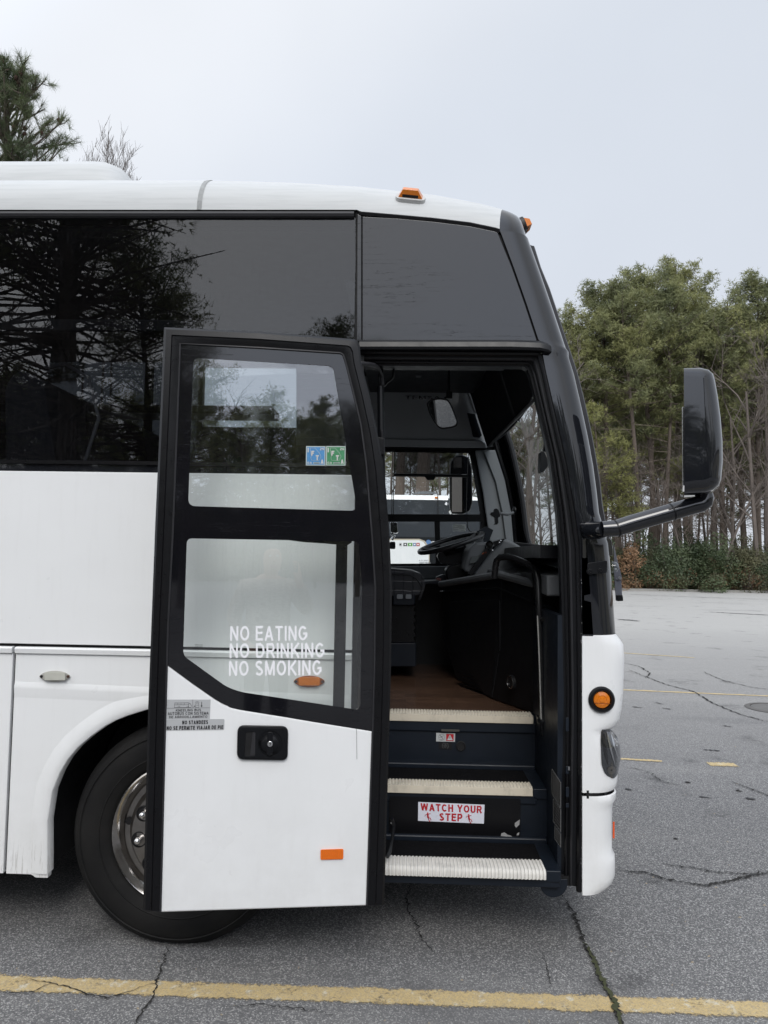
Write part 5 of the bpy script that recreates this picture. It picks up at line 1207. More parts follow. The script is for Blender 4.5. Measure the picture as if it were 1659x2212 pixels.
# small box shelf left of console with card machine
deep([(905, 1256), (1000, 1252), (1000, 1262), (905, 1262)], 1.9, .45, 'side_shelf', PLD)
deep([(790, 1223), (1010, 1223), (1010, 1251), (790, 1251)], 2.33, .06, 'lower_side_trim', PLG)
cmach = thing('card_machine', 'small dark ticket box with striped end beside the steering column', 'ticket machine', P(957, 1256, 1.95))
MB().prism([P(x, y, 1.90) for x, y in ((942, 1247), (956, 1241), (968, 1243), (969, 1252), (956, 1256), (942, 1252))], (0, .12, 0)).build('case', PLD, cmach, bevel=.004)
m = MB()
for k in range(3): m.prism([P(x, y, 1.897) for x, y in ((942.5, 1247.2+k*1.9), (953, 1249.5+k*2.0), (953, 1250.4+k*2.0), (942.5, 1248.1+k*1.9))], (0, .004, 0))
m.build('stripes', simple('stripe_pink', (.40, .16, .14), .5), cmach)
# big round vents
def vent(c, n_, r, name='round_vent'):
    b = MB().lathe([(r*1.18, 0), (r*1.15, .012), (r*1.02, .016)], c, n_, 32).build(name, DKP, coach, smooth=True)
    MB().lathe([(r*1.02, .012), (r, .018), (r*.93, .018), (r*.91, .010)], c, n_, 32, caps=False).build('vent_ring', CHR, b, smooth=True)
    MB().lathe([(r*.9, .006), (r*.5, .003), (0, .010)], c, n_, 32).build('vent_dish', SEAM, b)
vent(P(1178.5, 1262, .52), (-.75, -.55, 0), .052); 
d2_ = V((c3[0]-c2[0], c3[1]-c2[1], 0)).normalized(); n2_ = V((d2_.y, -d2_.x, 0)); n2_ = n2_ if n2_.y < 0 else -n2_
a2 = V((f2[0], f2[1], 0)); dd = ray(1107.5, 1474); pv = CAM+dd*((a2-CAM).dot(n2_)/dd.dot(n2_))
vent(pv+n2_*.0, n2_, .034)
# kerb side dash end
deep(rp([(1148, 1238), (1215, 1236), (1218, 1302), (1165, 1302), (1160, 1290)], 3, 3), .58, .5, 'dash_end', PLB, bevel=.012)
deep(rp([(1165, 1300), (1218, 1302), (1222, 1540), (1176, 1540)], 3, 3), .62, .5, 'dash_end', DKP, bevel=.012)
deep([(1170, 1300), (1213, 1318), (1213, 1334), (1170, 1345)], .55, .05, 'dash_fold', PLD)
deep([(1200, 1226), (1212, 1225), (1212, 1228), (1203, 1229)], .5, .02, 'dash_clip', CHR, bevel=.001)
# ---- grab rails
Yh = .50
hpts = [(1068, 1250, .80), (1070, 1225, .80), (1073, 1210, .79), (1080, 1204, .77), (1095, 1203, .74), (1112, 1207, .68), (1135, 1216, .60), (1150, 1224, .54), (1158, 1235, .50), (1162, 1252, .48), (1165, 1330, .46), (1169, 1420, .44), (1173, 1555, .42)]
gr = MB().tube([P(x, y, Y) for x, y, Y in hpts], .018, 12).build('grab_rail', simple('rail_black', (.012, .012, .013), .25), coach, smooth=True)
MB().tube([P(x-4, y, Y-.016) for x, y, Y in hpts[10:]]+[], .0035, 6).build('rail_stripe', simple('rail_stripe', (.42, .42, .40), .5), gr)
MB().tube([P(x+1, y-3.2, Y-.010) for x, y, Y in hpts[4:9]], .003, 6).build('rail_stripe', simple('rail_stripe_2', (.22, .22, .22), .5), gr)
MB().tube([P(x+1, y+1.2, Y-.017) for x, y, Y in hpts[4:9]], .003, 6).build('rail_stripe', simple('rail_stripe_3', (.22, .22, .22), .5), gr)
for y in (1339, 1500): MB().tube([P(1172, y, .44), P(1216, y, .22)], .014, 10).build('rail_bracket', PLB, gr, smooth=True)
MB().lathe([(.03, 0), (.03, .01), (.02, .02)], P(1173, 1560, .42), (0, 0, 1), 16).build('rail_foot', PLB, gr)
deep([(1165, 1552), (1184, 1556), (1186, 1600), (1170, 1590)], .40, .1, 'rail_base', PLB)
# ---- things lying or stuck in the cab
ph = thing('phone_holder', 'black suction phone holder stuck to the windscreen by the far pillar', 'phone holder', P(1085, 1108, 2.0))
MB().lathe([(.030, 0), (.028, .008), (.012, .018), (0, .02)], P(1112, 1103, 2.05), (-1, -.2, 0), 20).build('suction_cup', PLB, ph, smooth=True)
MB().tube([P(1110, 1107, 2.04), P(1096, 1111, 2.0), P(1080, 1109, 2.0)], [.010, .012, .010], 10).build('arm', PLG, ph, smooth=True)
MB().prism([P(x, y, 1.97) for x, y in rp([(1067, 1100), (1072, 1098), (1077, 1101), (1079, 1107), (1081, 1116), (1076, 1118), (1077, 1130), (1074, 1132), (1075, 1133), (1066, 1133), (1070, 1131), (1068, 1118), (1059, 1112), (1060, 1107), (1067, 1106)], 1.5, 2)], (0, .04, 0)).build('cradle', PLB, ph, bevel=.003)
tb = thing('mounted_tablet', 'black tablet unit standing on the dash behind the steering wheel', 'tablet', P(1045, 1178, 2.1))
MB().prism([P(x, y, 2.02) for x, y in ((1030, 1148), (1051, 1137), (1066, 1145), (1053, 1177), (1041, 1174), (1048, 1150), (1034, 1152))], (0, .06, 0)).build('case', PLD, tb, bevel=.003)
MB().prism([P(x, y, 2.0) for x, y in ((1029, 1168), (1044, 1165), (1044, 1175), (1023, 1178))], (0, .10, 0)).build('stand', PLG, tb, bevel=.003)
# driver's side exterior mirror
dm_ = MB().prism([P(x, y, 2.75) for x, y in rp([(974, 996), (984, 984), (1000, 982), (1013, 987), (1020, 1010), (1021, 1085), (1015, 1104), (1000, 1111), (976, 1110), (971, 1098), (971, 1030)], 3, 3)], (0, .22, 0)).build('offside_mirror', BLKC, coach, bevel=.012)
for (x0, y0, x1, y1) in ((976, 1026, 998, 1106), (979, 988, 997, 1010)):
    MB().prism([P(x0, y0, 2.745), P(x1, y0, 2.60), P(x1, y1, 2.60), P(x0, y1, 2.745)], (.012, .006, 0)).build('offside_mirror_glass', simple('brown_mirror', (.075, .066, .06), .1, 1.0), dm_)
# ---- far side shell
MB().box((XB, 2.46, .35), (P(955, 1200, 2.46).x-.45, 2.5, z_p1t)).build('offside_panel', WHITE, coach)
MB().box((XB, 2.46, .35), (.756, 2.5, P(900, 1226, 2.46).z)).build('offside_panel', WHITE, coach)
mm_ = MB().box((XB, 2.455, z_p1t), (-.85, 2.495, z_p1t+.02))
mm_.box((XB, 2.455, z_wt), (-.3, 2.495, z_rb+.02))
for k in range(5):
    x = XB+.02+k*1.27; mm_.box((x, 2.455, z_p1t), (x+.06, 2.495, z_rb))
mm_.box((-.85, 2.44, z_p1t-.3), (-.45, 2.49, z_rb))
mm_.build('offside_window_frame', PLB, coach)
_fx0, _fx1 = P(440, 900, 2.47).x, P(648, 900, 2.47).x; _fz0, _fz1 = P(545, 925, 2.47).z, P(545, 795, 2.47).z
MB().face([(XB, 2.47, z_p1t), (_fx0-.04, 2.47, z_p1t), (_fx0-.04, 2.47, z_wt), (XB, 2.47, z_wt)]).build('offside_window', GLF, coach)
MB().face([(_fx0, 2.47, _fz0), (_fx1, 2.47, _fz0), (_fx1, 2.47, _fz1), (_fx0, 2.47, _fz1)]).build('offside_clear_window', GLC, coach)
m = MB(); m.box((_fx0-.04, 2.43, z_p1t), (_fx0, 2.48, z_wt)).box((_fx0, 2.43, _fz1), (-.3, 2.48, z_wt)).box((_fx0, 2.43, z_p1t), (_fx1, 2.48, _fz0)).box((_fx1, 2.43, z_p1t), (-.45, 2.48, _fz1)); m.build('offside_pillar', PLB, coach)
MB().box((XB, 0.0, .35), (XB+.05, 2.5, z_rb)).build('rear_wall', WHITE, coach)
# passenger saloon
MB().box((XB+.1, .06, 1.22), (-.9, 2.42, 1.27)).build('saloon_floor', CARP, coach)
MB().box((XB+.1, .04, z_p1b), (XB+.12, 2.4, 3.1)).build('saloon_end_wall', PLB, coach)
MB().box((-.95, .6, 1.0), (-.9, 2.42, 2.0)).build('saloon_bulkhead', PLB, coach)
for yy in (.10, 2.05): MB().box((XB+.2, yy, 2.72), (-1.0, yy+.30, 2.78)).build('luggage_rack', PLB, coach, bevel=.01)
CL = simple('seat_cloth', (.008, .009, .012), .85, bump=.2)
prot = MB()
def seatm():
    m = MB()
    m.prism([V((x, 0, z)) for x, z in rp([(-.12, 1.75), (.06, 1.72), (.14, 1.86), (.02, 2.50), (-.10, 2.56), (-.17, 2.48)], .05, 4)], (0, .42, 0))
    m.prism([V((x, 0, z)) for x, z in rp([(-.02, 1.62), (.50, 1.66), (.50, 1.78), (-.02, 1.76)], .04, 3)], (0, .42, 0)); return m
sm_ = seatm().build('passenger_seat', CL, coach, bevel=.03, seg=3)
sm_.location = (-1.75, .16, 0)
for k in range(5):
    for j, yy in enumerate((.16, .62, 1.45, 1.92)):
        if k == 0 and j == 0: continue
        c = sm_.copy(); col.objects.link(c); c.location = (-1.75-.86*k, yy, 0)
MB().tube([V((-1.62, .30, 2.0)), V((-1.52, .30, 2.35)), V((-1.58, .30, 2.55)), V((-1.70, .30, 2.62)), V((-1.80, .30, 2.60))], .009, 8).build('seat_belt_strap', simple('belt_grey', (.12, .12, .125), .5), coach, smooth=True)
MB().tube([V((-1.30, .9, 2.0)), V((-1.22, .9, 2.3)), V((-1.28, .9, 2.48)), V((-1.42, .9, 2.52))], .009, 8).build('seat_belt_strap', simple('belt_grey_2', (.12, .12, .125), .5), coach, smooth=True)
# ================================================================== SECOND COACH seen through the driver's window
YB2 = 17.0
B2 = lambda x, y, o=0: P(x, y, YB2-o)
c2r = thing('coach', 'white roofed coach with black windows parked beyond the driver window, its fleet number beginning 40', 'bus', tuple(V((P(880, 1300, YB2+1.2).x, YB2+1.2, 0))))
zt2, zw2a, zw2b = B2(900, 1067).z, B2(900, 1079.5).z, B2(900, 1160).z
xL2, xR2 = B2(600, 1100).x, B2(1052, 1100).x
def r2_(k, y): return 0
prof = [(0, zw2a), (.03, zw2a+.12), (.12, zt2-.02), (.35, zt2), (1.25, zt2+.03), (2.15, zt2), (2.38, zt2-.02), (2.47, zw2a+.12), (2.5, zw2a)]
MB().grid([[V((x, YB2+y, z-dz)) for y, z in prof] for x, dz in ((xL2, 0), (xR2-.5, 0), (xR2-.15, .06), (xR2-.05, .15))]).build('roof', WHITE, c2r, smooth=True)
MB().box((xL2, YB2, zw2b), (xR2-.2, YB2+2.5, zw2a)).build('window_band', gloss_black('far_glass', False, (.045, .05, .058)), c2r)
MB().box((xL2, YB2-.01, .4), (xR2-.1, YB2+2.5, zw2b)).build('lower_side_glass', gloss_black('far_glass_low', False, (.02, .022, .025)), c2r)
wl = [(600, 1167), (905, 1167), (914, 1170), (922, 1180), (926, 1184), (926, 1240), (600, 1240)]
pp(wl, B2, .02, .06).build('side_panel', WHITE, c2r)
pp([(600, 1163.5), (906, 1164), (918, 1168.5), (928, 1183), (928, 1240), (926, 1240), (926, 1184), (914, 1170), (905, 1167), (600, 1167)], B2, .02, .055).build('beige_trim', simple('beige_stripe', (.45, .40, .32), .6), c2r)
MB().box((xR2-1.4, YB2-.012, .4), (xR2-.1, YB2+2.4, 1.15)).build('front_skirt', WHITE, c2r)
MB().prism([V((xR2-.2, YB2+.02, zw2a)), V((xR2-.05, YB2+.02, zw2a-.5)), V((xR2+.12, YB2+.02, 1.4)), V((xR2+.12, YB2+.02, .4)), V((xR2-.2, YB2+.02, .4))], (0, 2.46, 0)).build('nose', gloss_black('far_nose', False), c2r)
for x in (xL2+2.2, xR2-2.4):
    wt_ = MB().lathe([(.30, 0), (.47, .01), (.48, -.02), (.48, -.25), (.3, -.25)], (x, YB2-.02, .49), (0, -1, 0), 36).build('wheel', TYRE, c2r)
    MB().lathe([(.30, .0), (.28, .01), (.2, -.04), (.1, .0), (0, .02)], (x, YB2-.02, .49), (0, -1, 0), 24).build('rim', CHRD, wt_)
pp([(945, 1068), (946.5, 1068), (947, 1112), (945.5, 1112)], B2, .03, .04).build('panel_seam', SEAM, c2r)
rm_ = MB().box(tuple(B2(939.5, 1076, .03)), tuple(B2(947-.5, 1073.5, -.02)))
rm_.build('roof_lamp', AMB, c2r)
pp([(888, 1067), (905, 1062), (920, 1061), (940, 1063), (948, 1067)], lambda x, y, o: P(x, y, YB2+.9-o), 0, -.8).build('roof_hatch', PLG, c2r)
text_obj('fleet_number', '405', LETW, c2r, ((961, 1084.5), (978, 1084.8), (978, 1091.6), (961, 1091.3)), B2, .03, .05)
for i, (x0, cc) in enumerate(((862, (.5, .5, .5)), (871.5, (.05, .05, .05)), (881, (.10, .30, .06)), (892.5, (.08, .16, .35)), (899.5, (.40, .05, .04)))):
    w_ = (6, 8, 10, 6, 7)[i]; b_ = pp([(x0, 1172.8), (x0+w_, 1172.8), (x0+w_, 1179.6), (x0, 1179.6)], B2, .061, .065).build('service_icon', simple('icon_%d' % i, cc, .5), c2r)
    MB().lathe([(.022, 0), (.022, .003), (0, .003)], B2(x0+w_/2, 1176.2, .066), (0, -1, 0), 12).build('icon_mark', LETW if i else INK, b_)
MB().lathe([(.07, 0), (.07, .01), (0, .01)], B2(925.5, 1171.5, .03), (0, -1, 0), 20).build('round_emblem', simple('emblem_blue', (.10, .2, .4), .4), c2r)
ts = [text_obj('a', 'DOT', LETW, c2r, ((929, 1169), (938, 1169), (938, 1174), (929, 1174)), B2, .02, .03)]
joinmesh(ts, 'side_lettering')
G3 = simple('grey_letter', (.22, .22, .23), .5)
ts = [text_obj('a', 'USDOT 1193244', G3, c2r, ((906, 1214), (930, 1214), (930, 1217.6), (906, 1217.6)), B2, .02, .07), text_obj('b', 'MC# 654791', G3, c2r, ((913, 1218.4), (930, 1218.4), (930, 1221.6), (913, 1221.6)), B2, .02, .07), text_obj('c', 'ATLANTA', G3, c2r, ((905, 1209.5), (929, 1209.5), (929, 1212), (905, 1212)), B2, .0, .07)]
joinmesh(ts, 'side_lettering')
# chrome mirror arms beside it
cmm = MB().prism([P(x, y, 6.0) for x, y in rp([(843, 1098), (847, 1095), (856, 1096), (859, 1104), (860, 1120), (861, 1148), (855, 1153), (846, 1150), (844, 1120)], 2, 2)], (0, .2, 0)).build('offside_blind_mirror', None, coach); bpy.data.objects.remove(cmm)
mt = MB().prism([P(x, y, 2.72) for x, y in rp([(842, 1128), (858, 1128), (860, 1150), (856, 1152), (843, 1150)], 3, 3)], (0, .12, 0)).build('offside_lower_mirror', CHR, coach, bevel=.012)
MB().tube([P(845, 1152, 2.7), P(851, 1158, 2.7), P(846, 1166, 2.7)], .014, 8).build('mirror_joint', CHR, mt, smooth=True)
MB().prism([P(x, y, 2.70) for x, y in rp([(842, 1170), (854, 1170), (854, 1186), (842, 1186)], 3, 3)], (0, .05, 0)).build('mirror_clamp', PLB, mt, bevel=.004)
# ================================================================== TREES
BARK = NM('pine_bark'); BARK.set(Base_Color=BARK.mix(BARK.noise(7, BARK.pos(3, 3, .6), 6, .7), (.045, .036, .030), (.17, .135, .11)), Roughness=.95); BARK.bump(BARK.noise(14, BARK.pos(2, 2, .5)), .8, .03); BARK = BARK.m
BARKG = NM('grey_bark'); BARKG.set(Base_Color=BARKG.mix(BARKG.noise(5, BARKG.pos(3, 3, .6), 5, .7), (.07, .058, .050), (.165, .14, .125)), Roughness=.95); BARKG = BARKG.m
def foliage(name, dark, light, warm=None):
    s = NM(name); a = s.mix(s.ramp(s.noise(.9, None, 3, .6), .35, .65), dark, light)
    if warm: a = s.mix(s.math('MULTIPLY', s.ramp(s.noise(.35, None, 2), .5, .62), .7), a, warm)
    oi = s.n('ShaderNodeObjectInfo'); a2 = s.mix(s.math('MULTIPLY', oi.outputs['Random'], .35), a, dark)
    s.set(Base_Color=a2, Roughness=.6)
    tr = s.n('ShaderNodeBsdfTranslucent'); s.l(a2, tr.inputs[0]); mx = s.n('ShaderNodeMixShader'); mx.inputs[0].default_value = .25
    s.l(s.b.outputs[0], mx.inputs[1]); s.l(tr.outputs[0], mx.inputs[2]); s.l(mx.outputs[0], s.o.inputs[0]); return s.m
NEED = foliage('pine_needles', (.10, .118, .055), (.30, .31, .135), (.33, .33, .13))
NEEDY = foliage('yellow_pine_needles', (.18, .19, .06), (.32, .32, .12))
NEEDN = foliage('near_pine_needles', (.055, .080, .038), (.19, .22, .095))
BUSH = foliage('bush_leaves', (.035, .055, .026), (.10, .13, .06))
BUSH2 = foliage('olive_scrub_leaves', (.05, .055, .028), (.15, .145, .075))
BRN = foliage('dry_leaves', (.16, .09, .045), (.34, .21, .12))
def tree_mesh(seed, H, r0, crown0, spread, clump, nclump, needle, lean=.03, trees_dead=10, droop=0, dens=(7, 12), dl=1.9, wob=.15, dr=1.0, tw=3.2, nw=.055):
    """pine: trunk + limbs in one mesh, needle clumps in another (origin at the foot)"""
    rnd = random.Random(seed); T = MB(); F_v, F_f = [], []
    lx, ly = rnd.uniform(-lean, lean)*H, rnd.uniform(-lean, lean)*H
    def tp(t): return V((lx*t*t+wob*(math.sin(t*5+seed)-math.sin(seed)), ly*t*t+wob*.8*(math.cos(t*4+seed)-math.cos(seed)), H*t))
    T.tube([tp(i/9) for i in range(10)], [r0*(1-.80*(i/9)**1.1) for i in range(10)], 7, cap=False)
    def clumpat(p, R, n, up=.3):
        for _ in range(n):
            d = V((rnd.gauss(0, 1), rnd.gauss(0, 1), rnd.gauss(.25, .8))).normalized(); ln_ = needle*rnd.uniform(.7, 1.2)
            c = p+V((rnd.gauss(0, R), rnd.gauss(0, R), rnd.gauss(0, R*.55)))
            wv = d.orthogonal().normalized()*needle*.10*rnd.uniform(.7, 1.4); 
            for sgn in range(4):
                dd = (d+V((rnd.gauss(0, .55), rnd.gauss(0, .55), rnd.gauss(0, .45)))).normalized()
                wv = dd.cross(V((rnd.gauss(0, 1), rnd.gauss(0, 1), rnd.gauss(0, 1)))).normalized()*needle*nw
                b = len(F_v); F_v.extend([c-wv, c+wv, c+dd*ln_]); F_f.append((b, b+1, b+2))
    nl = int(nclump)
    for i in range(nl):
        u = rnd.random()**.8; t = crown0+(1-crown0)*u; base = tp(t*.985)
        az = rnd.uniform(0, 2*math.pi); cr_ = spread*(1-.35*abs(u-.45)/.55)*(1 if u < .75 else (1-(u-.75)/.25*.55))
        L_ = cr_*rnd.uniform(.45, 1.0); el = rnd.uniform(-.05, .5)+u*.45-droop
        d = V((math.cos(az)*math.cos(el), math.sin(az)*math.cos(el), math.sin(el)))
        mid = base+d*L_*.5+V((0, 0, -.04*L_)); end = base+d*L_+V((0, 0, .10*L_))
        T.tube([base, mid, end], [r0*.20*(1-.6*u)+.008, r0*.11*(1-.5*u)+.006, .008], 4, cap=False)
        ns = max(3, int(L_*tw))
        for j in range(ns):
            f = .35+.65*(j+.5)/ns; q_ = lerp(base, end, f)+V((0, 0, -.04*L_*math.sin(f*3.1)))
            a2 = rnd.uniform(0, 6.28); off = V((math.cos(a2), math.sin(a2), rnd.uniform(-.1, .6)))*L_*.32*rnd.uniform(.3, 1)*(1.25-f)
            e = q_+off; T.tube([q_, e], [.012, .005], 3, cap=False)
            clumpat(e, clump, rnd.randint(*dens)); 
            if rnd.random() < .6: clumpat(lerp(q_, e, .5), clump*.7, 6)
    for i in range(trees_dead):
        t = rnd.uniform(.22, crown0+.08); b = tp(t); az = rnd.uniform(0, 6.28); L_ = rnd.uniform(.5, dl)
        e = b+V((math.cos(az)*L_, math.sin(az)*L_, rnd.uniform(-.3, .5)*L_)); m_ = lerp(b, e, .5)+V((0, 0, rnd.uniform(-.15, .1)))
        T.tube([b, m_, e], [.028*dr, .016*dr, .006*dr], 3, cap=False)
        for _ in range(4):
            k = rnd.uniform(.3, .95); p = lerp(b, e, k); T.tube([p, p+V((rnd.gauss(0, .3), rnd.gauss(0, .3), rnd.gauss(-.05, .25)))], [.008*dr, .003*dr], 3, cap=False)
    return T, (F_v, F_f)
def pine(seed, name, label, group, fol=NEED, **k):
    T, (fv, ff) = tree_mesh(seed, **k)
    r = thing(name, label, 'tree', (0, 0, 0), group)
    T.build('trunk', BARK, r, recalc=False, smooth=True, ang=60)
    me = bpy.data.meshes.new('crown'); me.from_pydata([tuple(v_) for v_ in fv], [], ff); me.materials.append(fol)
    o = bpy.data.objects.new('crown', me); col.objects.link(o); o.parent = r
    return r
def bare(seed, name, label, group, H, r0, levels=4, mat=BARKG, fork=.25, cat='tree', upk=.35, kids=3, k0=(.24, .38), rmin=.005, lean0=.04):
    rnd = random.Random(seed); T = MB()
    def br(p, d, L_, r, lv):
        pts = [p]; q_ = p; dd = d
        for i in range(3):
            wd_ = .10 if (lv or lean0) else .008
            dd = (dd+V((rnd.gauss(0, wd_), rnd.gauss(0, wd_), rnd.gauss(0, .06)+.04))).normalized(); q_ = q_+dd*L_/3; pts.append(q_)
        T.tube(pts, [r, r*.85, r*.68, r*.45], 6 if lv == 0 else (4 if lv == 1 else 3), cap=False)
        if lv >= levels: return
        n = kids+ (4 if lv == 0 else rnd.randint(0, 2))
        for i in range(n):
            f = (fork+(1-fork)*((i+rnd.random())/n)) if lv == 0 else rnd.uniform(.25, 1)
            k = min(2, int(f*3)); b = lerp(pts[k], pts[k+1], f*3-k)
            a = rnd.uniform(0, 6.28); s_ = d.orthogonal().normalized(); s_ = (Matrix.Rotation(a, 3, d)@s_)
            nd = (d*rnd.uniform(.5, .9)+s_*rnd.uniform(.5, .9)+V((0, 0, upk*.5))).normalized()
            br(b, nd, L_*(rnd.uniform(*k0) if lv == 0 else rnd.uniform(.42, .66)), max(rmin, r*(.42 if lv == 0 else .55)), lv+1)
    br(V((0, 0, 0)), V((rnd.gauss(0, lean0), rnd.gauss(0, lean0), 1)).normalized(), H*.93, r0, 0)
    r = thing(name, label, cat, (0, 0, 0), group); T.build('trunk', mat, r, recalc=False); return r
def bush(seed, name, label, group, R, H, n, fol, leaf=.07, stems=10):
    rnd = random.Random(seed); fv, ff = [], []; T = MB()
    cl = [(rnd.gauss(0, R*.4), rnd.gauss(0, R*.35), abs(rnd.gauss(H*.45, H*.25)), rnd.uniform(.25, .5)*min(R, H)) for _ in range(14)]
    for i in range(n):
        c = rnd.choice(cl); d = V((rnd.gauss(0, 1), rnd.gauss(0, 1), rnd.gauss(0, 1))).normalized()
        p = V(c[:3])+d*c[3]*rnd.uniform(.5, 1.05); 
        if p.z < .02: continue
        a = V((rnd.gauss(0, 1), rnd.gauss(0, 1), rnd.gauss(0, 1))).normalized()*leaf*rnd.uniform(.6, 1.3); b_ = a.orthogonal().normalized()*leaf*.45
        k = len(fv); fv += [p-a, p+b_, p+a, p-b_]; ff.append((k, k+1, k+2, k+3))
    for i in range(stems):
        c = rnd.choice(cl); T.tube([V((rnd.gauss(0, .15), rnd.gauss(0, .15), 0)), V(c[:3])*.6, V(c[:3])+V((rnd.gauss(0, .2), rnd.gauss(0, .2), c[3]))], [.02, .012, .004], 3, cap=False)
    r = thing(name, label, 'bush', (0, 0, 0), group); T.build('stems', BARKG, r, recalc=False)
    me = bpy.data.meshes.new('leaves'); me.from_pydata([tuple(v_) for v_ in fv], [], ff); me.materials.append(fol)
    o = bpy.data.objects.new('leaves', me); col.objects.link(o); o.parent = r; return r
rnd = random.Random(77)
GP = 'pines along the far edge of the lot'; LP_ = 'tall green pine with a bare lower trunk in the wood across the lot'
protos = [pine(10+i, 'pine_tree', LP_, GP, H=H_, r0=r_, crown0=c_, spread=s_, clump=.20, dens=(15, 23), tw=2.3, nw=.06, nclump=n_, needle=.27, trees_dead=30, lean=.06, wob=.28, dl=2.6) for i, (H_, r_, c_, s_, n_) in enumerate(((17.5, .20, .44, 3.5, 92), (16.5, .15, .55, 2.8, 70), (18.5, .22, .48, 3.7, 100), (15.5, .13, .32, 2.8, 85), (17, .17, .60, 3.1, 72)))]
used = set()
def put(pr, idx, x, y, rz, s, label=None, z=0, group=None):
    if idx not in used: used.add(idx); o = pr
    else: o = copy_tree(pr)
    o.location = (x, y, z); o.rotation_euler = (0, 0, rz); o.scale = (s, s, s*rnd.uniform(.97, 1.03))
    if label: o['label'] = label
    if group: o['group'] = group
    return o
def atdir(px, Y): return P(px, 1200, Y).x
# front row, right of the coach (pixel column, depth, scale)
row = [(1215, 42, .90), (1262, 45, .88), (1300, 41, .93), (1345, 46, 1.02), (1375, 40, .97), (1405, 43, 1.06), (1436, 41, 1.0), (1462, 47, 1.1), (1500, 42, .98), (1535, 45, 1.03), (1570, 41, .93), (1605, 46, 1.06), (1640, 43, 1.02), (1675, 44, 1.08), (1720, 42, 1.0), (1770, 45, 1.05)]
row = row[:-1]
ORD = ['first', 'second', 'third', 'fourth', 'fifth', 'sixth', 'seventh', 'eighth', 'ninth', 'tenth', 'eleventh', 'twelfth', 'thirteenth', 'fourteenth', 'fifteenth']
for i, (px, Y, s_) in enumerate(row): put(protos[i % 5], ('p', i % 5), atdir(px, Y), Y, rnd.uniform(0, 6.28), s_*1.06, label='tall green pine, %s trunk of the wood counted rightward from the coach nose' % ORD[i])
for i, (px, Y, s_) in enumerate([(1230, 56, 1.0), (1320, 58, 1.1), (1420, 57, 1.1), (1490, 60, 1.15), (1560, 56, 1.1), (1640, 58, 1.15), (1700, 57, 1.1)]): put(protos[(i+2) % 5], ('p', (i+2) % 5), atdir(px, Y), Y, rnd.uniform(0, 6.28), s_, label='pine in the second rank of the wood, half hidden by the front trunks', group='pines in the second rank of the wood')
for i in range(34):
    px = 1235+i*15+rnd.uniform(-6, 6); Y = rnd.uniform(62, 84); put(protos[i % 5], ('p', i % 5), atdir(px, Y), Y, rnd.uniform(0, 6.28), rnd.uniform(.85, 1.2), label='hazy pine deep in the wood behind the front row', group='pines deep in the wood')
# pines seen through the cab (between the coaches) and on past the left
for i in range(9):
    px = 1190-i*52+rnd.uniform(-10, 10); Y = rnd.uniform(42, 56); put(protos[i % 5], ('p', i % 5), atdir(px, Y), Y, rnd.uniform(0, 6.28), rnd.uniform(.60, .75), label='low pine in the wood seen through the cab windows', group='pines seen through the cab')
for i in range(10):
    x = -10-i*4.5; put(protos[i % 5], ('p', i % 5), x, rnd.uniform(42, 50), rnd.uniform(0, 6.28), rnd.uniform(.6, .72), label='pine of the wood hidden behind the coach saloon', group='pines behind the coach')
# yellowish young pines
yp = pine(31, 'young_pine', 'slender young pine with yellow-green needles low beside the coach pillar', 'young yellow-green pines in the wood', fol=NEEDY, H=11, r0=.10, crown0=.35, spread=2.0, clump=.22, nclump=34, needle=.26, trees_dead=6)
for k, (px, Y, s_) in enumerate(((1292, 38.8, .98), (1330, 39.3, .78), (1262, 39, .8), (1372, 39, .62))): put(yp, ('y', 0), atdir(px, Y), Y, k*1.7, s_, label=('tallest of the young yellow-green pines, low beside the coach pillar', 'young yellow-green pine a little right of the tallest one', 'young yellow-green pine half behind the coach pillar', 'shortest young yellow-green pine, above the mirror arm')[k])
# bare trees
bt = [bare(50+i, 'bare_tree', 'leafless grey tree with fine twigs at the right end of the wood', 'leafless trees in the wood', H=h_, r0=.13, levels=4) for i, h_ in enumerate((12.5, 10.5, 13.5))]
for i, (px, Y, s_) in enumerate(((1640, 38.5, 1.0), (1612, 40, .9), (1580, 39, .8), (1660, 41, 1.1), (1555, 38.6, .66), (1700, 39.5, 1.0), (1520, 39.4, .62), (1480, 39, .55), (1440, 38.8, .5), (1400, 39.6, .55), (1350, 38.7, .5), (1320, 40, .5), (1280, 39.5, .55))): put(bt[i % 3], ('b', i % 3), atdir(px, Y), Y, i*1.3, s_, label='leafless brown tree with fine twigs right of the exterior mirror' if px > 1545 else 'small leafless tree among the pine trunks between coach nose and mirror')
for i in range(9): put(bt[i % 3], ('b', i % 3), atdir(1180-i*44, 40), rnd.uniform(32, 44), i*.9, rnd.uniform(.62, .95), label='leafless tree in the wood seen through the cab windows', group='leafless trees seen through the cab')
bt2 = bare(91, 'bare_tree', 'thick-trunked leafless tree in the windscreen above the dash', None, H=9, r0=.15, levels=4, mat=BARKG, fork=.15, k0=(.14, .24))
bt2.location = (atdir(1135, 29), 29.0, 0); bt2.rotation_euler.z = 1.0
bt3 = bare(93, 'bare_tree', 'slanting leafless tree right of the thick trunk in the windscreen', None, H=8.5, r0=.09, levels=4, fork=.1, k0=(.14, .24))
bt3.location = (atdir(1152, 30), 30.0, 0); bt3.rotation_euler = (0, .12, 2)
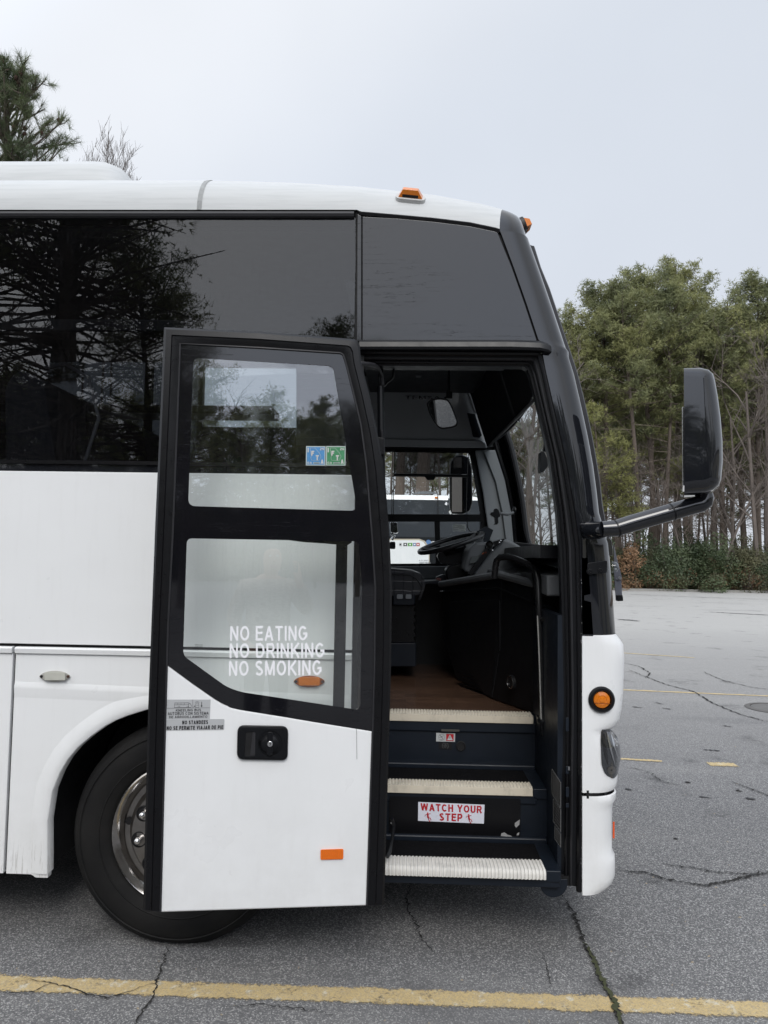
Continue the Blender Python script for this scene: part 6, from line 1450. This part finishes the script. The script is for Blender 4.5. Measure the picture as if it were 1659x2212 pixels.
for k, (px, Y, r_) in enumerate(((868, 30, .26), (905, 27, .36), (846, 33, .2))):
    T, (fv, ff) = tree_mesh(60+k, 15, r_, .55, 2.4, .26, 40, .30)
    r = thing('pine_tree', ('straight pine trunk behind the roof of the second coach at the left', 'thick twin-looking pine trunk behind the second coach', 'thin pine trunk at the left edge of the driver window')[k], 'tree', (0, 0, 0))
    T.build('trunk', BARK, r, recalc=False); me = bpy.data.meshes.new('crown'); me.from_pydata([tuple(v_) for v_ in fv], [], ff); me.materials.append(NEED)
    o = bpy.data.objects.new('crown', me); col.objects.link(o); o.parent = r; r.location = (atdir(px, Y), Y, 0)
# undergrowth
bb = [bush(70+i, 'bush', 'dark green bush at the foot of the wood', 'evergreen bushes along the edge of the lot', 1.7, 2.0, 7500, BUSH if i != 1 else BUSH2, .062) for i in range(3)]
for i in range(30):
    px = 1300+i*16+rnd.uniform(-8, 8); Y = rnd.uniform(38.2, 40.5); s_ = rnd.choice((.5, .62, .8, .95, 1.1, 1.25))*rnd.uniform(.9, 1.1)*(1.05 if px > 1450 else .9)
    put(bb[i % 3], ('s', i % 3), atdir(px, Y), Y, rnd.uniform(0, 6.28), s_)
for i in range(22):
    px = 1240-i*28; Y = rnd.uniform(38.2, 41); put(bb[i % 3], ('s', i % 3), atdir(px, Y), Y, rnd.uniform(0, 6.28), rnd.uniform(.9, 1.4), label='bush of the wood behind the coach, low in the windscreen view', group='bushes behind the coach')
br_ = bush(81, 'dry_shrub', 'shrub with pale tan dry leaves left of the green bushes by the coach nose', None, 1.0, 3.0, 1500, BRN, .07, 16); br_.location = (atdir(1372, 38.0), 38.0, 0)
br2 = bush(82, 'dry_shrub', 'low rust-brown shrub at the lot edge right beside the coach nose', None, 1.1, 1.0, 2600, BRN, .06, 10); br2.location = (atdir(1358, 37.9), 37.9, 0)
dsr = bush(88, 'dry_shrub', 'thin brown scrub in front of the evergreen bushes', 'thin brown scrub along the lot edge', 1.2, 1.3, 900, BRN, .06, 40)
for k, (px, Y, s_) in enumerate(((1440, 37.9, .8), (1470, 38.1, .6), (1575, 38.0, .7), (1610, 37.9, .9), (1405, 38.2, .7), (1645, 38.0, .7), (1200, 38, .9), (1150, 38, 1.0))): put(dsr, ('d', 0), atdir(px, Y), Y, k*1.3, s_)
# fallen brown brush
bp_ = bare(84, 'dead_brush', 'upturned brown dead branches on the lot edge below the green bushes', None, H=1.9, r0=.06, levels=3, mat=simple('dead_wood', (.24, .16, .11), .9), fork=.0, cat='dead branches', kids=6)
bp_.location = (atdir(1530, 37.9), 37.9, 0)
bp2 = bush(85, 'dead_brush', 'heap of rust-brown pine straw round the dead branches', None, .8, .9, 1500, BRN, .07, 6); bp2.location = (atdir(1528, 38.0), 38.0, 0); bp2['category'] = 'dead branches'
# ---- big near pine at the upper left, long needles and cones
def near_pine():
    rnd = random.Random(5); T = MB(); fv, ff = [], []; C_ = []
    X0, Y0 = P(5, 300, 10.5).x, 10.5; H = P(40, 98, 10.5).z-.72
    def tp(t): return V((.25*math.sin(t*3), .1*math.sin(t*4), H*t))
    T.tube([tp(i/10) for i in range(11)], [.22*(1-.85*i/10)+.01 for i in range(11)], 9, cap=False)
    def tuft(p, d, n=46, L_=.19):
        for _ in range(n):
            b = p-d*rnd.uniform(0, .16); dd = (d*rnd.uniform(.35, 1.1)+V((rnd.gauss(0, .5), rnd.gauss(0, .5), rnd.gauss(0, .5)))).normalized()
            w_ = dd.orthogonal().normalized()*.0030; e = b+dd*L_*rnd.uniform(.75, 1.1)+V((0, 0, -.01)); k = len(fv); fv.extend([b-w_, b+w_, e]); ff.append((k, k+1, k+2))
    def cone(p):
        C_.append(MB().lathe([(.012, .05), (.032, .03), (.038, 0), (.028, -.035), (.0, -.055)], p, V((rnd.gauss(0, .4), rnd.gauss(0, .4), 1)), 7))
    for i in range(135):
        u = rnd.random(); t = .42+.57*u; b = tp(t); az = rnd.uniform(0, 6.28)
        L_ = (1.72*math.sqrt(max(.10, 1-((u-.42)/.62)**2)))*rnd.uniform(.55, 1.0); el = rnd.uniform(0, .5)+u*.55
        d = V((math.cos(az)*math.cos(el), math.sin(az)*math.cos(el), math.sin(el))); e = b+d*L_; mid = lerp(b, e, .5)-V((0, 0, .05*L_))
        T.tube([b, mid, e], [.035*(1-.5*u), .022, .009], 5, cap=False)
        for j in range(int(4+L_*4)):
            f = rnd.uniform(.25, 1); q_ = lerp(b, e, f); s_ = (d*.5+V((rnd.gauss(0, .6), rnd.gauss(0, .6), rnd.gauss(.25, .4)))).normalized(); l2 = L_*.38*rnd.uniform(.4, 1)*(1.2-f*.6)
            e2 = q_+s_*l2+V((0, 0, .05)); T.tube([q_, lerp(q_, e2, .5)+V((0, 0, -.03)), e2], [.011, .008, .005], 4, cap=False)
            tuft(e2, s_)
            if rnd.random() < .75: tuft(lerp(q_, e2, .6)+V((rnd.gauss(0, .08), rnd.gauss(0, .08), rnd.gauss(0, .08))), (s_+V((rnd.gauss(0, .6), rnd.gauss(0, .6), .2))).normalized(), 34)
            if rnd.random() < .12 and len(C_) < 90: cone(lerp(q_, e2, .55)+V((0, 0, -.05)))
        tuft(e, d, 60)
    r = thing('pine_tree', 'near long-needled pine with cones rising above the left end of the coach roof', 'tree', (0, 0, 0))
    T.build('trunk', BARK, r, recalc=False, smooth=True, ang=60); CM_ = simple('pine_cone', (.055, .030, .022), .9)
    for c_ in C_: c_.build('pine_cone', CM_, r)
    me = bpy.data.meshes.new('crown'); me.from_pydata([tuple(v_) for v_ in fv], [], ff); me.materials.append(NEEDN)
    o = bpy.data.objects.new('crown', me); col.objects.link(o); o.parent = r; r.location = (X0, Y0, 0); return r
npine = near_pine()
for k, (px, py, Y, s_) in enumerate(((236, 262, 22, 7), (205, 285, 22.6, 12), (262, 290, 21.5, 16))):
    H_ = P(px, py, Y).z*.82
    b = bare(100+s_, 'bare_tree', ('leafless twiggy tree top right of the near pine above the roof unit', 'slim leafless tree top between the near pine and the tallest twigs', 'slim leafless tree top at the right end of the twigs over the roof unit')[k], None, H=H_, r0=.05, levels=4, fork=.80, upk=1.9, k0=(.10, .17), kids=6, rmin=.006, lean0=0)
    b.location = (P(px, py+40, Y).x, Y, 0)
# ================================================================== BEHIND THE CAMERA (seen in the glass and paint)
GR = 'tall pines across the street side, seen mirrored in the side window'
rp_ = [pine(200+i, 'pine_tree', 'tall pine reflected in the coach side window', GR, fol=NEED, H=h_, r0=r_, crown0=c_, spread=s_, clump=.26, nclump=n_, needle=.26, lean=.05, trees_dead=130, dl=3.6, dr=1.7, dens=(9, 13), tw=2.6) for i, (h_, r_, c_, s_, n_) in enumerate(((16, .25, .52, 3.9, 120), (14.5, .20, .47, 3.3, 95)))]
for i, (x, y, s_) in enumerate(((-9.1, -11, 1.0), (-7.3, -11.4, 1.0), (-6.5, -10.3, .9), (-5.7, -12.4, .60), (-10.5, -12, 1.0), (-4.6, -13, .40), (-14.5, -13, 1.1))):
    put(rp_[i % 2], ('r', i % 2), x, y, i*2.1, s_)
for i in range(64):
    a = -1.25+i*.0415; R_ = rnd.uniform(44, 56); x, y = math.sin(a)*R_, -math.cos(a)*R_-2
    if x > 22 and y > -42: continue
    put(protos[i % 5], ('p', i % 5), x, y, i, rnd.uniform(.55, .72), label='pine in the wood behind the photographer, mirrored in the door glass', group='pines behind the photographer')
for i in range(40):
    a = -1.2+i*.065; R_ = rnd.uniform(41, 44); x, y = math.sin(a)*R_, -math.cos(a)*R_-2
    if x > 22 and y > -42: continue
    put(bb[i % 3], ('s', i % 3), x, y, i, rnd.uniform(1.2, 1.9), label='bush at the foot of the wood behind the photographer', group='bushes behind the photographer')
for k, (x, y, s_) in enumerate(((-.6, -21, .55), (2.2, -24, .52), (-2.9, -23, .6), (6.5, -27, .55), (11, -28, .6))): put(rp_[k % 2], ('r', k % 2), x, y, k*1.9, s_, label='small pine behind the photographer, mirrored in the upper door glass', group='small pines mirrored in the upper door glass')
for i in range(70):
    a = -1.3+i*.0375; R_ = rnd.uniform(57, 68); x, y = math.sin(a)*R_, -math.cos(a)*R_-2
    if x > 22 and y > -30: continue
    put(protos[(0, 3, 3, 2)[i % 4]], ('p', (0, 3, 3, 2)[i % 4]), x, y, i, rnd.uniform(.72, .88), label='pine deep in the wood behind the photographer', group='pines deep behind the photographer')
for i in range(44):
    a = -1.2+i*.055; R_ = rnd.uniform(46, 50); x, y = math.sin(a)*R_, -math.cos(a)*R_-2
    if x > 22 and y > -30: continue
    put(bb[i % 3], ('s', i % 3), x, y, i, rnd.uniform(2.0, 3.0), label='tall bush under the pines behind the photographer', group='tall bushes behind the photographer')
for i in range(4): put(bt[i % 3], ('b', i % 3), 3+i*3.2, -34-rnd.uniform(0, 6), i, rnd.uniform(.5, .65), label='leafless tree behind the photographer, mirrored in the door glass', group='leafless trees behind the photographer')
MB().face([(-140, -170, .01), (160, -170, .01), (160, -42, .01), (-140, -42, .01)]).build('rear_verge', LITTER)['kind'] = 'structure'
# metal shed to the right rear
shed = thing('metal_shed', 'long pale corrugated shed mirrored in the nose of the coach', 'building', (30, -10, 0))
SH = simple('shed_sheet', (.40, .38, .31), .5, var=.08)
def corr(a, b, z0, z1, n):
    a, b = V(a), V(b); t = (b-a).normalized(); nn_ = V((-t.y, t.x, 0)); rows = []
    for i in range(n*4+1): p = lerp(a, b, i/(n*4))+nn_*(0, .05, .05, 0)[i % 4]; rows.append([V((p.x, p.y, z0)), V((p.x, p.y, z1))])
    return MB().grid(rows)
corr((22, -22, 0), (22, 2, 0), 0, 5, 80).build('wall', SH, shed, recalc=False); corr((22, -22, 0), (40, -22, 0), 0, 5, 60).build('wall', SH, shed, recalc=False); corr((22, 2, 0), (40, 2, 0), 0, 5, 60).build('wall', SH, shed, recalc=False)
MB().prism([V((21.6, -22.4, 5)), V((31, -22.4, 6.6)), V((40.4, -22.4, 5))], (0, 24.8, 0)).build('roof', simple('shed_roof', (.3, .3, .3), .5), shed)
for y in (-18, -8): MB().box((21.9, y, 0), (21.95, y+3.6, 3.6)).build('roller_door', simple('roller_door', (.2, .2, .19), .5), shed)
# ================================================================== THE PHOTOGRAPHER (mirrored in the door glass)
def skinmesh(name, nodes, edges, mat, parent=None, root=0, sub=2):
    me = bpy.data.meshes.new(name); me.from_pydata([n[:3] for n in nodes], edges, [])
    o = bpy.data.objects.new(name, me); col.objects.link(o); me.materials.append(mat)
    o.modifiers.new('skin', 'SKIN'); me.skin_vertices or None
    if not me.skin_vertices: me.attributes
    sv = me.skin_vertices[0].data
    for i, n in enumerate(nodes):
        r = n[3]; sv[i].radius = r if isinstance(r, tuple) else (r, r); sv[i].use_root = (i == root)
    m = o.modifiers.new('sub', 'SUBSURF'); m.levels = sub; m.render_levels = sub
    if parent: o.parent = parent; o.matrix_parent_inverse = Matrix.Translation(-root_loc(parent))
    return o
SKIN = simple('skin', (.45, .26, .19), .5); HAIR = simple('dark_hair', (.03, .02, .015), .5)
KNIT = NM('beige_knit'); KNIT.set(Base_Color=KNIT.mix(KNIT.ramp(KNIT.noise(30, KNIT.pos(1, 1, 4)), .4, .6), (.26, .19, .15), (.50, .43, .38)), Roughness=.95); KNIT = KNIT.m
JEAN = simple('dark_trousers', (.03, .032, .04), .8)
per = thing('person', 'person in a beige knitted cardigan holding up a phone, mirrored in the lower door glass', 'person', (-.12, -3.62, 0))
Y = -3.62
N = [(-.12, Y, .98, (.16, .11)), (-.12, Y, 1.15, (.15, .10)), (-.12, Y+.01, 1.33, (.17, .11)), (-.12, Y, 1.45, (.10, .08)), (-.11, Y+.01, 1.53, .055), (-.10, Y+.03, 1.60, (.072, .085)), (-.10, Y+.03, 1.68, (.074, .092)), (-.10, Y+.02, 1.75, (.055, .07)),
     (.06, Y, 1.43, .065), (.19, Y+.06, 1.24, .048), (.07, Y+.33, 1.50, .030), (.055, Y+.36, 1.545, (.036, .02)),
     (-.30, Y, 1.43, .065), (-.40, Y-.03, 1.17, .048), (-.31, Y+.12, .99, .030), (-.27, Y+.17, .95, (.036, .02)),
     (-.03, Y, .92, .09), (-.02, Y+.01, .50, .060), (-.01, Y-.01, .09, .042), (-.01, Y+.13, .04, .04),
     (-.21, Y, .92, .09), (-.23, Y+.01, .50, .060), (-.24, Y-.01, .09, .042), (-.25, Y+.13, .04, .04)]
ED = [(0, 1), (1, 2), (2, 3), (3, 4), (4, 5), (5, 6), (6, 7), (3, 8), (8, 9), (9, 10), (10, 11), (3, 12), (12, 13), (13, 14), (14, 15), (0, 16), (16, 17), (17, 18), (18, 19), (0, 20), (20, 21), (21, 22), (22, 23)]
# fingers of the raised hand round the phone, thumb on the near side; the other hand relaxed
def finger(base, pts, r):
    k = base
    for p in pts: N.append((*p, r)); ED.append((k, len(N)-1)); k = len(N)-1
for j in range(4):
    z = 1.575+j*.020; finger(11, [(.052, Y+.385, z), (.040, Y+.402+.002*j, z+.004), (.018-.004*j, Y+.405, z+.006)], .0085)
finger(11, [(.03, Y+.365, 1.55), (.004, Y+.385, 1.575)], .010)
for j in range(4):
    x = -.285+j*.018; finger(15, [(x, Y+.21, .925), (x+.004, Y+.235, .90-.003*j)], .0085)
finger(15, [(-.24, Y+.19, .95), (-.235, Y+.215, .935)], .0095)
body = skinmesh('body', N, ED, SKIN, per)
C2 = [(-.12, Y, .86, (.215, .16)), (-.12, Y, 1.05, (.20, .145)), (-.12, Y+.01, 1.30, (.205, .14)), (-.12, Y-.005, 1.44, (.13, .10)), (-.115, Y, 1.495, (.085, .08)),
      (.07, Y, 1.425, .085), (.20, Y+.06, 1.23, .066), (.09, Y+.29, 1.46, .048), (-.31, Y, 1.425, .085), (-.41, Y-.03, 1.17, .066), (-.33, Y+.09, 1.02, .048)]
skinmesh('cardigan', C2, [(0, 1), (1, 2), (2, 3), (3, 4), (3, 5), (5, 6), (6, 7), (3, 8), (8, 9), (9, 10)], KNIT, per, 1)
T2 = [(-.12, Y, .96, (.175, .125)), (-.03, Y, .88, .105), (-.02, Y+.01, .50, .080), (-.01, Y-.01, .10, .06), (-.21, Y, .88, .105), (-.23, Y+.01, .50, .080), (-.24, Y-.01, .10, .06)]
skinmesh('trousers', T2, [(0, 1), (1, 2), (2, 3), (0, 4), (4, 5), (5, 6)], JEAN, per)
skinmesh('hair', [(-.10, Y-.01, 1.79, (.075, .085)), (-.10, Y-.05, 1.70, (.09, .07)), (-.10, Y-.07, 1.58, (.085, .045)), (-.10, Y-.07, 1.45, (.09, .035))], [(0, 1), (1, 2), (2, 3)], HAIR, per)
m = MB()
for s_ in (-1, 1): m.lathe([(.010, -.004), (.008, .003), (0, .005)], (-.10+s_*.030, Y+.112, 1.685), (0, 1, 0), 12)
m.build('eyes', simple('eye_white', (.6, .6, .6), .2), per)
MB().tube([(-.10, Y+.112, 1.68), (-.10, Y+.135, 1.645), (-.10, Y+.118, 1.635)], [.008, .013, .008], 8).build('nose', SKIN, per, smooth=True)
MB().tube([(-.125, Y+.106, 1.603), (-.10, Y+.114, 1.600), (-.075, Y+.106, 1.603)], .006, 8).build('mouth', simple('lips', (.40, .13, .11), .4), per, smooth=True)
phn = thing('phone', 'dark phone held up in front of the face of the photographer', 'phone', (.015, -3.215, 1.60))
MB().prism([V((.015+x, -3.218, 1.635+z)) for x, z in rp([(-.036, -.075), (.036, -.075), (.036, .075), (-.036, .075)], .012, 5)], (0, .008, 0)).build('case', simple('phone_case', (.08, .08, .085), .3), phn, bevel=.002)
for dx, dz in ((-.018, .055), (-.018, .025), (.004, .040)): MB().lathe([(.010, 0), (.010, .002), (.006, .003), (0, .002)], (.015+dx, -3.210, 1.635+dz), (0, 1, 0), 16).build('lens', SEAM, phn)
